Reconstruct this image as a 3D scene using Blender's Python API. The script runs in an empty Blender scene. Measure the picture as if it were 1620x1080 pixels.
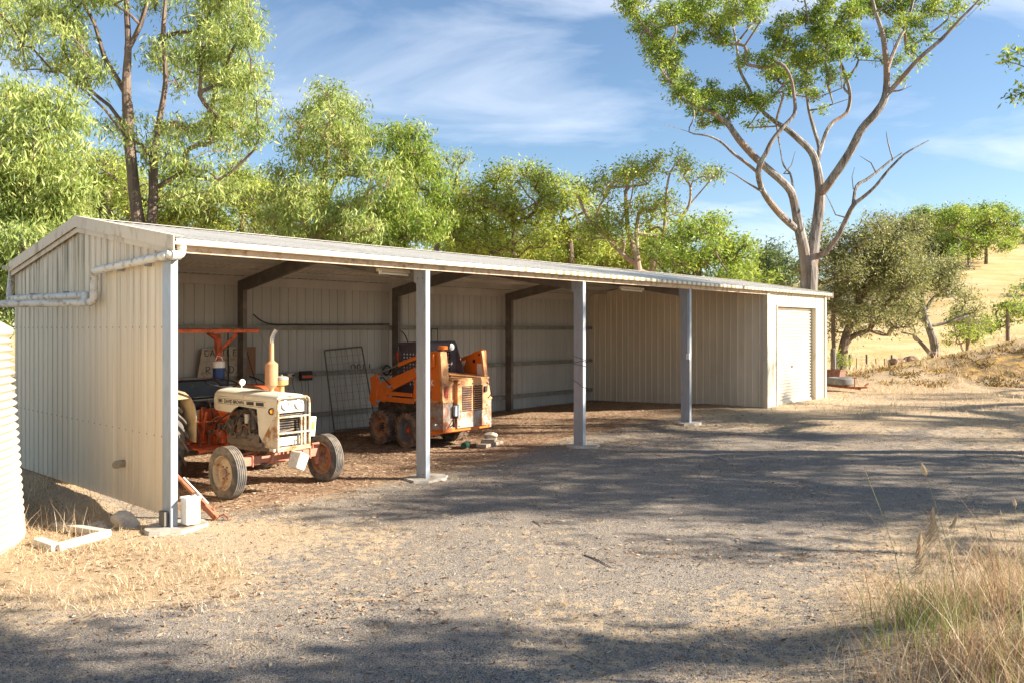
import bpy, math, random
import numpy as np
from mathutils import Vector, Matrix
R = math.radians
SC = bpy.context.scene
COL = SC.collection
# ---------------------------------------------------------------- camera, sky, sun, exposure
CAM_H, FPX = 2.153, 1270.0
cam = bpy.data.cameras.new('camera'); camo = bpy.data.objects.new('camera', cam); COL.objects.link(camo)
cam.sensor_width = 36; cam.lens = FPX / 1620 * 36; cam.shift_y = -20 / 1620
cam.clip_start = .05; cam.clip_end = 3000
camo.location = (0, 0, CAM_H); camo.rotation_euler = (R(90), 0, 0)
SC.camera = camo
SUN_EL, SUN_AZ = 27.0, 96.0
wd = bpy.data.worlds.new('World'); SC.world = wd; wd.use_nodes = True
nt = wd.node_tree; nt.nodes.clear()
def N(t, ty, **k):
    n = t.nodes.new(ty)
    for a, b in k.items(): setattr(n, a, b)
    return n
sky = N(nt, 'ShaderNodeTexSky', sky_type='NISHITA', sun_disc=False, sun_elevation=R(SUN_EL), sun_rotation=R(SUN_AZ))
sky.altitude = 300; sky.air_density = 1.1; sky.dust_density = .15; sky.ozone_density = 3.0
tc = N(nt, 'ShaderNodeTexCoord')
sep = N(nt, 'ShaderNodeSeparateXYZ'); nt.links.new(tc.outputs['Generated'], sep.inputs[0])
mz = N(nt, 'ShaderNodeMath', operation='ADD'); mz.inputs[1].default_value = .22; nt.links.new(sep.outputs[2], mz.inputs[0])
dx = N(nt, 'ShaderNodeMath', operation='DIVIDE'); dy = N(nt, 'ShaderNodeMath', operation='DIVIDE')
nt.links.new(sep.outputs[0], dx.inputs[0]); nt.links.new(sep.outputs[1], dy.inputs[0])
nt.links.new(mz.outputs[0], dx.inputs[1]); nt.links.new(mz.outputs[0], dy.inputs[1])
cmb = N(nt, 'ShaderNodeCombineXYZ'); nt.links.new(dx.outputs[0], cmb.inputs[0]); nt.links.new(dy.outputs[0], cmb.inputs[1])
mp = N(nt, 'ShaderNodeMapping'); mp.inputs['Scale'].default_value = (.75, 1.35, 1); mp.inputs['Rotation'].default_value = (0, 0, R(-38)); mp.inputs['Location'].default_value = (2.3, .9, 0)
nt.links.new(cmb.outputs[0], mp.inputs[0])
cn = N(nt, 'ShaderNodeTexNoise'); cn.inputs['Scale'].default_value = 1.25; cn.inputs['Detail'].default_value = 7; cn.inputs['Roughness'].default_value = .55; cn.inputs['Distortion'].default_value = .9
nt.links.new(mp.outputs[0], cn.inputs['Vector'])
cr = N(nt, 'ShaderNodeMapRange'); cr.inputs[1].default_value = .47; cr.inputs[2].default_value = .74; cr.inputs[3].default_value = .0; cr.inputs[4].default_value = .7
nt.links.new(cn.outputs[0], cr.inputs[0])
mx = N(nt, 'ShaderNodeMixRGB'); mx.inputs[2].default_value = (6.6, 7.0, 7.8, 1)
nt.links.new(cr.outputs[0], mx.inputs[0]); nt.links.new(sky.outputs[0], mx.inputs[1])
bg = N(nt, 'ShaderNodeBackground'); bg.inputs[1].default_value = .06
wo = N(nt, 'ShaderNodeOutputWorld')
nt.links.new(mx.outputs[0], bg.inputs[0]); nt.links.new(bg.outputs[0], wo.inputs[0])
sl = bpy.data.lights.new('sun', 'SUN'); sl.energy = 5.0; sl.angle = R(.6); sl.color = (1, .90, .76)
so = bpy.data.objects.new('sun', sl); COL.objects.link(so)
sd = Vector((math.sin(R(SUN_AZ)) * math.cos(R(SUN_EL)), math.cos(R(SUN_AZ)) * math.cos(R(SUN_EL)), math.sin(R(SUN_EL))))
so.rotation_euler = sd.to_track_quat('Z', 'Y').to_euler(); so.location = (40, -5, 25)
vs = SC.view_settings; vs.view_transform = 'Standard'; vs.look = 'None'; vs.exposure = 1.62; vs.gamma = 1
SC.cycles.max_bounces = 8; SC.cycles.diffuse_bounces = 5; SC.cycles.transmission_bounces = 4; SC.cycles.transparent_max_bounces = 4
SC.cycles.use_denoising = True
# ---------------------------------------------------------------- helpers
rng = np.random.default_rng(7); random.seed(7)
UX, UY = .6743, .7384                                  # the shed's long direction u; depth direction v = (-UY, UX)
OX, OY = -3.623, 8.6                                   # foot of the shed's near corner post
SHED_ROT = math.atan2(UY, UX)
def W(t, s, z=0): return Vector((OX + UX * t - UY * s, OY + UY * t + UX * s, z))
def PX(px, py, Y): return Vector(((px - 810) / FPX * Y, Y, CAM_H - (py - 520) / FPX * Y))
def sm(x, a, b):
    x = np.clip((np.asarray(x, float) - a) / (b - a), 0, 1); return x * x * (3 - 2 * x)
def gh(X, Y):
    X = np.asarray(X, float); Y = np.asarray(Y, float)
    t = (X - OX) * UX + (Y - OY) * UY; s = -(X - OX) * UY + (Y - OY) * UX
    z = .28 * sm(t, 0, 17.5) * (1 - .5 * sm(s, 1, 5))
    z = z - .07 * sm(t, -1.5, -.5) * (1 - sm(t, -.5, -.12)) * sm(s, .2, .8) * (1 - sm(s, 2.6, 4.2))
    z = z + .07 * sm(t, -.5, -.05) * (1 - sm(t, -.05, .5)) * sm(s, 1.2, 2.2)
    z = z + .42 * sm(X, 1.5, 3.6) * (1 - sm(Y, 4.2, 7.0))
    bank = np.interp(X, [9.5, 11.4, 13.1, 14.8, 15.6, 16.4, 17.3, 18.1, 22, 40], [0, .16, .36, .56, .73, .90, 1.08, 1.27, 2.2, 3.4])
    prof = sm(Y, 24.4, 28.6) * (1 - sm(Y, 29.5, 41))
    z = z + bank * prof
    far = np.interp(Y, [30, 36, 47, 65, 100, 130, 170, 260], [0, -.5, -.9, 2.6, 10.4, 18.6, 22.5, 15])
    z = z + far * sm(X, -2, 24) * (.75 + .25 * sm(X, 24, 60)) * (1 - .5 * sm(Y, 55, 95) * (1 - sm(X / np.maximum(Y, 1), .36, .56)))
    return z
def G(p): return float(gh(p[0], p[1]))
def WG(t, s, dz=0):
    p = W(t, s); p.z = G(p) + dz; return p
class MB:
    def __init__(s): s.v = []; s.f = []
    def add(s, vs, fs):
        o = len(s.v); s.v += [tuple(v) for v in vs]; s.f += [tuple(i + o for i in f) for f in fs]; return s
    def box(s, c, d, rot=None, taper=1.0):
        hx, hy, hz = d[0] / 2, d[1] / 2, d[2] / 2
        vs = [Vector((x * (taper if z > 0 else 1), y * (taper if z > 0 else 1), z)) for z in (-hz, hz) for x, y in ((-hx, -hy), (hx, -hy), (hx, hy), (-hx, hy))]
        if rot: m = Matrix.Rotation(rot[2], 3, 'Z') @ Matrix.Rotation(rot[1], 3, 'Y') @ Matrix.Rotation(rot[0], 3, 'X'); vs = [m @ v for v in vs]
        c = Vector(c)
        return s.add([v + c for v in vs], [(3, 2, 1, 0), (4, 5, 6, 7), (0, 1, 5, 4), (1, 2, 6, 5), (2, 3, 7, 6), (3, 0, 4, 7)])
    def bb(s, a, b): return s.box([(a[i] + b[i]) / 2 for i in range(3)], [abs(b[i] - a[i]) for i in range(3)])
    def beam(s, a, b, w, h, up=(0, 0, 1)):
        a = Vector(a); b = Vector(b); d = (b - a).normalized(); up = Vector(up)
        if abs(d.dot(up)) > .98: up = Vector((0, 1, 0))
        x = d.cross(up).normalized(); y = x.cross(d)
        vs = [p + x * i * w / 2 + y * j * h / 2 for p in (a, b) for i, j in ((-1, -1), (1, -1), (1, 1), (-1, 1))]
        return s.add(vs, [(0, 1, 2, 3), (7, 6, 5, 4), (1, 0, 4, 5), (2, 1, 5, 6), (3, 2, 6, 7), (0, 3, 7, 4)])
    def tube(s, path, r, n=8, caps=True):
        P = [Vector(p) for p in path]; rr = r if isinstance(r, (list, tuple)) else [r] * len(P)
        up = None; vs = []; fs = []
        for i, p in enumerate(P):
            d = (P[min(i + 1, len(P) - 1)] - P[max(i - 1, 0)])
            d = d.normalized() if d.length > 1e-9 else Vector((0, 0, 1))
            if up is None: up = d.orthogonal().normalized()
            x = (up - d * up.dot(d)); x = x.normalized() if x.length > 1e-6 else d.orthogonal().normalized()
            up = x; y = d.cross(x)
            vs += [p + (x * math.cos(2 * math.pi * k / n) + y * math.sin(2 * math.pi * k / n)) * rr[i] for k in range(n)]
        for i in range(len(P) - 1):
            for k in range(n):
                a, b = i * n + k, i * n + (k + 1) % n; fs.append((a, b, b + n, a + n))
        if caps: fs.append(tuple(range(n))[::-1]); fs.append(tuple((len(P) - 1) * n + k for k in range(n)))
        return s.add(vs, fs)
    def lathe(s, prof, c=(0, 0, 0), axis='z', n=24, a0=0, a1=2 * math.pi):
        full = abs(a1 - a0 - 2 * math.pi) < 1e-6; m = n if full else n + 1; vs = []
        for r, h in prof:
            for k in range(m):
                a = a0 + (a1 - a0) * k / n; x, y = r * math.cos(a), r * math.sin(a)
                q = (x, y, h) if axis == 'z' else ((h, x, y) if axis == 'x' else (y, h, x))
                vs.append([c[i] + q[i] for i in range(3)])
        fs = []
        for i in range(len(prof) - 1):
            for k in range(n if not full else m):
                if not full and k == n: continue
                a, b = i * m + k, i * m + (k + 1) % m; fs.append((a, b, b + m, a + m))
        return s.add(vs, fs)
    def prism(s, poly, axis, a, b):
        def q(u, v, w): return {'x': (w, u, v), 'y': (u, w, v), 'z': (u, v, w)}[axis]
        n = len(poly); vs = [q(u, v, a) for u, v in poly] + [q(u, v, b) for u, v in poly]
        fs = [tuple(range(n))[::-1], tuple(range(n, 2 * n))] + [(i, (i + 1) % n, (i + 1) % n + n, i + n) for i in range(n)]
        return s.add(vs, fs)
    def obj(s, name, mat, parent=None, smooth=False, bevel=0, loc=None, solid=0, fix=True):
        me = bpy.data.meshes.new(name); me.from_pydata(s.v, [], s.f)
        if fix:
            import bmesh
            bm = bmesh.new(); bm.from_mesh(me); bmesh.ops.recalc_face_normals(bm, faces=bm.faces); bm.to_mesh(me); bm.free()
        if smooth:
            me.polygons.foreach_set('use_smooth', [True] * len(me.polygons))
            try: me.set_sharp_from_angle(angle=R(35))
            except Exception: pass
        me.materials.append(mat)
        o = bpy.data.objects.new(name, me); COL.objects.link(o)
        if parent is not None: o.parent = parent
        if loc is not None: o.location = loc
        if solid:
            m = o.modifiers.new('thickness', 'SOLIDIFY'); m.thickness = solid; m.offset = 0
        if bevel:
            m = o.modifiers.new('bevel', 'BEVEL'); m.width = bevel; m.segments = 2; m.limit_method = 'ANGLE'; m.angle_limit = R(40)
        return o
def tag(o, label, cat, group=None, kind=None):
    if label: o['label'] = label
    if cat: o['category'] = cat
    if group: o['group'] = group
    if kind: o['kind'] = kind
    return o
def thing(name, label, cat, loc=(0, 0, 0), rz=0, group=None):
    o = bpy.data.objects.new(name, None); COL.objects.link(o); o.empty_display_size = .2
    o.location = loc; o.rotation_euler = (0, 0, rz); return tag(o, label, cat, group)
def npmesh(name, V, F, mat, parent=None, tint=None, smooth=False, extra=None):
    V = np.asarray(V, np.float32); F = np.asarray(F, np.int32); k = F.shape[1]
    me = bpy.data.meshes.new(name); me.vertices.add(len(V)); me.vertices.foreach_set('co', V.ravel())
    me.loops.add(F.size); me.loops.foreach_set('vertex_index', F.ravel()); me.polygons.add(len(F))
    me.polygons.foreach_set('loop_start', np.arange(0, F.size, k, dtype=np.int32))
    try: me.polygons.foreach_set('loop_total', np.full(len(F), k, np.int32))
    except Exception: pass
    if smooth: me.polygons.foreach_set('use_smooth', [True] * len(F))
    me.update(calc_edges=True)
    if tint is not None:
        a = me.attributes.new('tint', 'FLOAT', 'FACE'); a.data.foreach_set('value', np.asarray(tint, np.float32))
    for nm, arr in (extra or {}).items():
        a = me.attributes.new(nm, 'FLOAT', 'POINT'); a.data.foreach_set('value', np.asarray(arr, np.float32))
    me.materials.append(mat); o = bpy.data.objects.new(name, me); COL.objects.link(o)
    if parent is not None: o.parent = parent
    return o
# ---------------------------------------------------------------- materials
def newmat(name):
    m = bpy.data.materials.new(name); m.use_nodes = True; t = m.node_tree; b = t.nodes['Principled BSDF']; return m, t, b
def noise(t, scale, detail=4, rough=.55, vec=None, dist=0, stretch=None):
    n = N(t, 'ShaderNodeTexNoise'); n.inputs['Scale'].default_value = scale; n.inputs['Detail'].default_value = detail
    n.inputs['Roughness'].default_value = rough; n.inputs['Distortion'].default_value = dist
    c = N(t, 'ShaderNodeTexCoord'); v = c.outputs['Object']
    if stretch:
        m = N(t, 'ShaderNodeMapping'); m.inputs['Scale'].default_value = stretch; t.links.new(v, m.inputs[0]); v = m.outputs[0]
    t.links.new(v, n.inputs['Vector']); return n.outputs[0]
def rng_(t, x, a, b, c=0., d=1.):
    n = N(t, 'ShaderNodeMapRange'); n.inputs[1].default_value = a; n.inputs[2].default_value = b; n.inputs[3].default_value = c; n.inputs[4].default_value = d
    t.links.new(x, n.inputs[0]); return n.outputs[0]
def mixc(t, f, a, b, mode='MIX'):
    n = N(t, 'ShaderNodeMixRGB', blend_type=mode)
    for i, x in ((0, f), (1, a), (2, b)):
        if isinstance(x, (int, float)): n.inputs[i].default_value = x
        elif isinstance(x, tuple): n.inputs[i].default_value = (*x[:3], 1)
        else: t.links.new(x, n.inputs[i])
    return n.outputs[0]
def math_(t, op, a, b=None):
    n = N(t, 'ShaderNodeMath', operation=op)
    for i, x in ((0, a), (1, b)):
        if x is None: continue
        if isinstance(x, (int, float)): n.inputs[i].default_value = x
        else: t.links.new(x, n.inputs[i])
    return n.outputs[0]
def bump(t, b, h, strength=.3, dist=.01):
    n = N(t, 'ShaderNodeBump'); n.inputs['Strength'].default_value = strength; n.inputs['Distance'].default_value = dist
    t.links.new(h, n.inputs['Height']); t.links.new(n.outputs[0], b.inputs['Normal'])
def pm(name, col, rough=.6, metal=0., var=.18, scale=6, dirt=None, dlo=.5, dhi=.65, dscale=9, stretch=None, bmp=.15, spec=.4, dirt2=None):
    """paint or metal with tonal variation and an optional layer of dirt / rust patches"""
    m, t, b = newmat(name)
    n1 = noise(t, scale, 5, .6, stretch=stretch)
    c = mixc(t, rng_(t, n1, .3, .7), tuple(x * (1 - var) for x in col), tuple(min(1, x * (1 + var)) for x in col))
    if dirt:
        n2 = noise(t, dscale, 7, .68, stretch=stretch, dist=.2); f = rng_(t, n2, dlo, dhi)
        c = mixc(t, f, c, dirt)
        r = rng_(t, f, 0, 1, rough, min(1, rough + .25)); t.links.new(r, b.inputs['Roughness'])
        if metal: t.links.new(rng_(t, f, 0, 1, metal, 0), b.inputs['Metallic'])
    else:
        b.inputs['Roughness'].default_value = rough; b.inputs['Metallic'].default_value = metal
    if dirt2:
        c = mixc(t, rng_(t, noise(t, dscale * 3.7, 5, .7), .56, .66), c, dirt2)
    t.links.new(c, b.inputs['Base Color']); b.inputs['Specular IOR Level'].default_value = spec
    if bmp: bump(t, b, noise(t, scale * 7, 4, .6), bmp, .004)
    return m
RUST = (.19, .075, .03)
M = {}
M['galv'] = pm('galvanised_steel', (.34, .38, .43), .5, .3, .12, 14, dirt=(.36, .34, .3), dlo=.5, dhi=.75, dscale=4, stretch=(1, 1, .3))
M['cream_trim'] = pm('cream_painted_steel', (.62, .56, .44), .5, 0, .06, 3, dirt=(.34, .28, .16), dlo=.55, dhi=.78, dscale=5, stretch=(1, 1, .5))
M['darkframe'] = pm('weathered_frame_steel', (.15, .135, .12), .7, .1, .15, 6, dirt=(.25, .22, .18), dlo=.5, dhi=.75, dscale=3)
M['conc'] = pm('concrete', (.42, .38, .32), .9, 0, .2, 9, dirt=(.26, .2, .14), dlo=.5, dhi=.7, dscale=5, bmp=.6)
M['pvc'] = pm('white_pipe', (.64, .61, .54), .5, 0, .08, 5, dirt=(.24, .18, .09), dlo=.50, dhi=.68, dscale=11, bmp=.05)
M['white'] = pm('white_plastic', (.8, .79, .75), .4, 0, .04, 5, dirt=(.5, .42, .3), dlo=.6, dhi=.75, bmp=.03)
M['black'] = pm('black_rubber', (.022, .022, .024), .6, 0, .2, 8, bmp=.05)
M['vinyl'] = pm('black_vinyl', (.02, .021, .026), .33, 0, .3, 5, dirt=(.1, .08, .06), dlo=.58, dhi=.75, dscale=5, bmp=.08)
M['tyre'] = pm('worn_tyre_rubber', (.085, .08, .075), .85, 0, .2, 10, dirt=(.23, .19, .15), dlo=.42, dhi=.62, dscale=7, bmp=.3)
M['muddy_tyre'] = pm('muddy_tyre_rubber', (.12, .09, .075), .9, 0, .25, 8, dirt=(.30, .20, .13), dlo=.42, dhi=.6, dscale=6, bmp=.5)
M['rustybar'] = pm('rusty_red_steel', (.36, .13, .07), .75, 0, .25, 9, dirt=RUST, dlo=.5, dhi=.62, dscale=9)
M['wood'] = pm('grey_timber', (.3, .25, .19), .85, 0, .25, 6, stretch=(1, 1, .2), dirt=(.16, .12, .08), bmp=.5)
M['glass_lamp'] = pm('lamp_lens', (.62, .64, .62), .12, .3, .05, 4, bmp=0)
def panels(t, c):
    """each sheet is a separate 0.76 m panel, a shade lighter or darker than its neighbour"""
    tcd = N(t, 'ShaderNodeTexCoord'); sp = N(t, 'ShaderNodeSeparateXYZ'); t.links.new(tcd.outputs['Object'], sp.inputs[0]); q = math_(t, 'FLOOR', math_(t, 'DIVIDE', math_(t, 'ADD', sp.outputs[0], sp.outputs[1]), .76))
    w = N(t, 'ShaderNodeTexWhiteNoise', noise_dimensions='1D'); t.links.new(q, w.inputs['W']); v = rng_(t, w.outputs['Value'], 0, 1, .9, 1.04); cc = N(t, 'ShaderNodeCombineXYZ'); [t.links.new(v, cc.inputs[i]) for i in range(3)]
    return mixc(t, 1., c, cc.outputs[0], 'MULTIPLY')
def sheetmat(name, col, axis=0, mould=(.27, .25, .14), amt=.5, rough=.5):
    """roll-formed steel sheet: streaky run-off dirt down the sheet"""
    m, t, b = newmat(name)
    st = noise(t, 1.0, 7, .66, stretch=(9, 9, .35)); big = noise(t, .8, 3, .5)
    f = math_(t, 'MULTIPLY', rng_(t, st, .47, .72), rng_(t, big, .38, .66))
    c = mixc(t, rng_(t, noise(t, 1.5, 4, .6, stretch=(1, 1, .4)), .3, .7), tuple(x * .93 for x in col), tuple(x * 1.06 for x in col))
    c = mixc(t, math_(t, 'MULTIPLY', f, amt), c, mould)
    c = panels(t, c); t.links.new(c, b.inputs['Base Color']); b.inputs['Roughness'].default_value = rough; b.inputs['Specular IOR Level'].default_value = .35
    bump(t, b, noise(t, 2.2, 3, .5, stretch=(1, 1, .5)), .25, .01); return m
M['cream'] = sheetmat('cream_wall_sheet', (.68, .60, .47), amt=.45)
M['gable'] = None
def gablemat():
    m, t, b = newmat('mouldy_cream_gable_sheet'); tcd = N(t, 'ShaderNodeTexCoord'); sp = N(t, 'ShaderNodeSeparateXYZ'); t.links.new(tcd.outputs['Object'], sp.inputs[0])
    st = noise(t, 1.0, 8, .7, stretch=(4, 11, .45)); st2 = noise(t, 1.0, 5, .6, stretch=(5, 22, .12))
    up = math_(t, 'MULTIPLY', rng_(t, sp.outputs[2], 1.9, 3.1), rng_(t, sp.outputs[1], .6, 3.2, .25, 1.))
    lowb = rng_(t, sp.outputs[1], 1.6, 4.2, .0, .5)
    f = math_(t, 'MULTIPLY', rng_(t, st, .46, .58), math_(t, 'ADD', math_(t, 'MULTIPLY', up, .75), .10))
    c = mixc(t, rng_(t, st2, .35, .68), (.66, .54, .38), (.75, .635, .47))
    c = mixc(t, lowb, c, (.56, .54, .44))
    c = mixc(t, f, c, (.20, .17, .09)); c = panels(t, c); t.links.new(c, b.inputs['Base Color']); b.inputs['Roughness'].default_value = .5
    b.inputs['Specular IOR Level'].default_value = .4; bump(t, b, noise(t, 2.2, 3, .5, stretch=(1, 1, .5)), .3, .01); return m
M['gable'] = gablemat()
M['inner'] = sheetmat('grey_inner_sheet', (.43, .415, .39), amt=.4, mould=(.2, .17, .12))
M['roof'] = sheetmat('pale_roof_sheet', (.70, .655, .57), amt=.5, mould=(.34, .33, .3))
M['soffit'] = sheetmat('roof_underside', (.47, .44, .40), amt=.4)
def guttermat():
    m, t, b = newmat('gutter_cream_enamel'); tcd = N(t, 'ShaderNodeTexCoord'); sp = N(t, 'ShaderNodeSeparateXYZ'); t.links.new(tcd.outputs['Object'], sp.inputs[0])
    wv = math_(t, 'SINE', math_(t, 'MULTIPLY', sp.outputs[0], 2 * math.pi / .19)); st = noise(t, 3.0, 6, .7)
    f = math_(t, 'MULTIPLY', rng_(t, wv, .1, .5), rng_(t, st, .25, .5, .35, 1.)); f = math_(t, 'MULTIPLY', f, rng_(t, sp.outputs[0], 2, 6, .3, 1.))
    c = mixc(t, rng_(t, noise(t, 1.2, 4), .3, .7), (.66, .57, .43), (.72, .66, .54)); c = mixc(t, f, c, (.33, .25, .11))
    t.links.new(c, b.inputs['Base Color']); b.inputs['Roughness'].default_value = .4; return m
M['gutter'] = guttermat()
def leafmat(name, c0, c1, c2, trans=.45):
    m, t, b = newmat(name); a = N(t, 'ShaderNodeAttribute', attribute_name='tint')
    r = N(t, 'ShaderNodeValToRGB'); r.color_ramp.elements[0].color = (*c0, 1); r.color_ramp.elements[1].color = (*c2, 1)
    e = r.color_ramp.elements.new(.5); e.color = (*c1, 1); t.links.new(a.outputs['Fac'], r.inputs[0])
    t.links.new(r.outputs[0], b.inputs['Base Color']); b.inputs['Roughness'].default_value = .5; b.inputs['Specular IOR Level'].default_value = .3
    tr = N(t, 'ShaderNodeBsdfTranslucent'); t.links.new(mixc(t, .5, r.outputs[0], (1., .95, .3), 'MULTIPLY'), tr.inputs[0])
    ms = N(t, 'ShaderNodeMixShader'); ms.inputs[0].default_value = trans
    t.links.new(b.outputs[0], ms.inputs[1]); t.links.new(tr.outputs[0], ms.inputs[2])
    t.links.new(ms.outputs[0], t.nodes['Material Output'].inputs[0]); return m
M['lf_willow'] = leafmat('pale_gum_leaves', (.11, .18, .05), (.33, .42, .12), (.70, .70, .27))
M['lf_gum'] = leafmat('gum_leaves', (.07, .14, .028), (.24, .35, .06), (.62, .64, .17))
M['lf_bright'] = leafmat('bright_green_leaves', (.07, .14, .025), (.25, .36, .06), (.58, .60, .16))
M['lf_yellow'] = leafmat('yellow_green_leaves', (.10, .17, .03), (.34, .42, .08), (.74, .72, .20))
M['lf_olive'] = leafmat('olive_leaves', (.08, .10, .045), (.25, .265, .125), (.52, .50, .25))
M['lf_dark'] = leafmat('dark_gum_leaves', (.07, .12, .045), (.13, .18, .07), (.22, .26, .1))
def bark(name, a, b2, c2, sc=1.):
    m, t, b = newmat(name); n1 = noise(t, 1.6 * sc, 7, .7, stretch=(3.2, 3.2, .45), dist=.6); n2 = noise(t, .5 * sc, 4, .6)
    c = mixc(t, rng_(t, n1, .4, .62), a, b2); c = mixc(t, rng_(t, n2, .5, .66), c, c2); t.links.new(c, b.inputs['Base Color']); b.inputs['Roughness'].default_value = .85
    bump(t, b, n1, .9, .05); return m
M['bk_gum'] = bark('grey_gum_bark', (.09, .078, .07), (.36, .325, .295), (.26, .17, .12))
M['bk_dark'] = bark('brown_bark', (.10, .07, .055), (.24, .17, .13), (.17, .12, .09))
M['bk_pale'] = bark('pale_bark', (.25, .17, .12), (.46, .36, .27), (.33, .2, .13))
M['bk_dead'] = bark('dead_grey_bark', (.15, .12, .1), (.3, .25, .21), (.22, .17, .13))
# ---------------------------------------------------------------- ground
def vnoise(x, y, sc, seed=0):
    x = np.asarray(x) * sc; y = np.asarray(y) * sc; xi = np.floor(x).astype(np.int64); yi = np.floor(y).astype(np.int64); fx = x - xi; fy = y - yi
    fx = fx * fx * (3 - 2 * fx); fy = fy * fy * (3 - 2 * fy)
    def h(a, b):
        n = (a * 374761393 + b * 668265263 + seed * 974711) & 0xffffffff; n = ((n ^ (n >> 13)) * 1274126177) & 0xffffffff
        return ((n ^ (n >> 16)) & 0xffff) / 65535.
    return (h(xi, yi) * (1 - fx) + h(xi + 1, yi) * fx) * (1 - fy) + (h(xi, yi + 1) * (1 - fx) + h(xi + 1, yi + 1) * fx) * fy
def fbm(x, y, sc, seed=0): return sum(vnoise(x, y, sc * 2 ** k, seed + k) * .5 ** k for k in range(4)) / 1.875
def axis(lo, n0, n1, hi, step, g=1.06):
    a = list(np.arange(n0, n1, step)); d = step
    while a[-1] < hi: d *= g; a.append(a[-1] + d)
    d = step
    while a[0] > lo: d *= g; a.insert(0, a[0] - d)
    return np.array(a)
gx = axis(-400, -8, 20, 500, .11); gy = axis(-150, 3.5, 32, 700, .11)
GX, GY = np.meshgrid(gx, gy); GZ = gh(GX, GY)
near = np.clip(1.2 - np.hypot(GX - 3, GY - 12) / 60, .2, 1)
GT = (GX - OX) * UX + (GY - OY) * UY; GS = -(GX - OX) * UY + (GY - OY) * UX
GZ = GZ + (fbm(GX, GY, .6, 3) - .5) * .05 * near + (fbm(GX, GY, 3.1, 9) - .5) * .022
bankm = sm(GX, 11.5, 14.5) * sm(GY, 24.2, 25.6) * (1 - sm(GY, 29.2, 31))
GZ = GZ + bankm * (fbm(GX, GY, 1.7, 21) - .5) * .2
GZ = GZ + (1 - sm(GY, 45, 60)) * 0 + (fbm(GX, GY, .05, 31) - .5) * 1.4 * sm(GY, 50, 90)
inside = sm(GS, .35, 1.3) * (1 - sm(GS, 5.6, 6.2)) * sm(GT, .1, .5)
dirtm = inside * (1 - .25 * sm(GT, 7.5, 11)) + .8 * sm(GS, -.6, .9) * (1 - sm(GS, .9, 1.4)) * sm(GT, .3, 1) * (1 - sm(GT, 5.2, 8.2))
lgn = (fbm(GX, GY, 1.1, 71) - .5) * 2.2; leftgrass = (1 - sm(GT, -.55, .15)) * (1 - sm(GX + lgn, -3.0, -1.0)) * sm(GY + lgn * .5, 5.7, 7.0)
gravel = 1 - np.clip(sm(GX, 8.5, 13) * sm(GY, 17, 22) + sm(GY, 22, 25) + sm(GX, 1.7, 3.2) * (1 - sm(GY, 5.2, 7.6)) * .95 + leftgrass + (1 - sm(GX, -7, -4.5)) + sm(GY - GX * .4, 26, 28), 0, 1)
gravel = gravel * (1 - .9 * dirtm)
# straw thickness: heavier at yard edges and in drifts; thinned band paints in tree shade
straw = np.clip(.31 - .12 * sm(GX, -1.0, 1.0) * sm(GY, 8.3, 9.3) * (1 - sm(GY, 12, 14)) * (1 - sm(GX, 6, 9)) + .5 * (fbm(GX, GY, 2.3, 15) - .5) + .5 * sm(GT, -1.9, -1.2) * (1 - sm(GT, -.1, .1)) * sm(GS, .1, 1.0) + .4 * sm(GX, -.5, 1.5) * (1 - sm(GY, 6.0, 7.2)) + .3 * (1 - sm(GX, -2.8, -.2)) * sm(GY, 5.8, 7.0) * (1 - sm(GY, 8.5, 9.5)) + 1.1 * (fbm(GX, GY, .42, 5) - .5) + .45 * sm(GX - .35 * GY, -.8, 1.6) * (1 - sm(GY, 8.2, 10.5)) + .35 * sm(GX, 4, 9) * sm(GY, 9, 14) + .25 * sm(GY, 13, 19) + .25 * (1 - sm(GX, -3.4, -1.6)) * sm(GY, 4, 7) - .22 * sm(GX, -.8, 1.2) * sm(GY, 8.8, 9.8) * (1 - sm(GY, 12, 13.5)) * (1 - sm(GX, 4.5, 7)), 0, 1)
V = np.stack([GX, GY, GZ], -1).reshape(-1, 3); ny, nx = GX.shape
ii = (np.arange(ny - 1)[:, None] * nx + np.arange(nx - 1)[None, :]).ravel(); F = np.stack([ii, ii + 1, ii + 1 + nx, ii + nx], 1)
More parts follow.
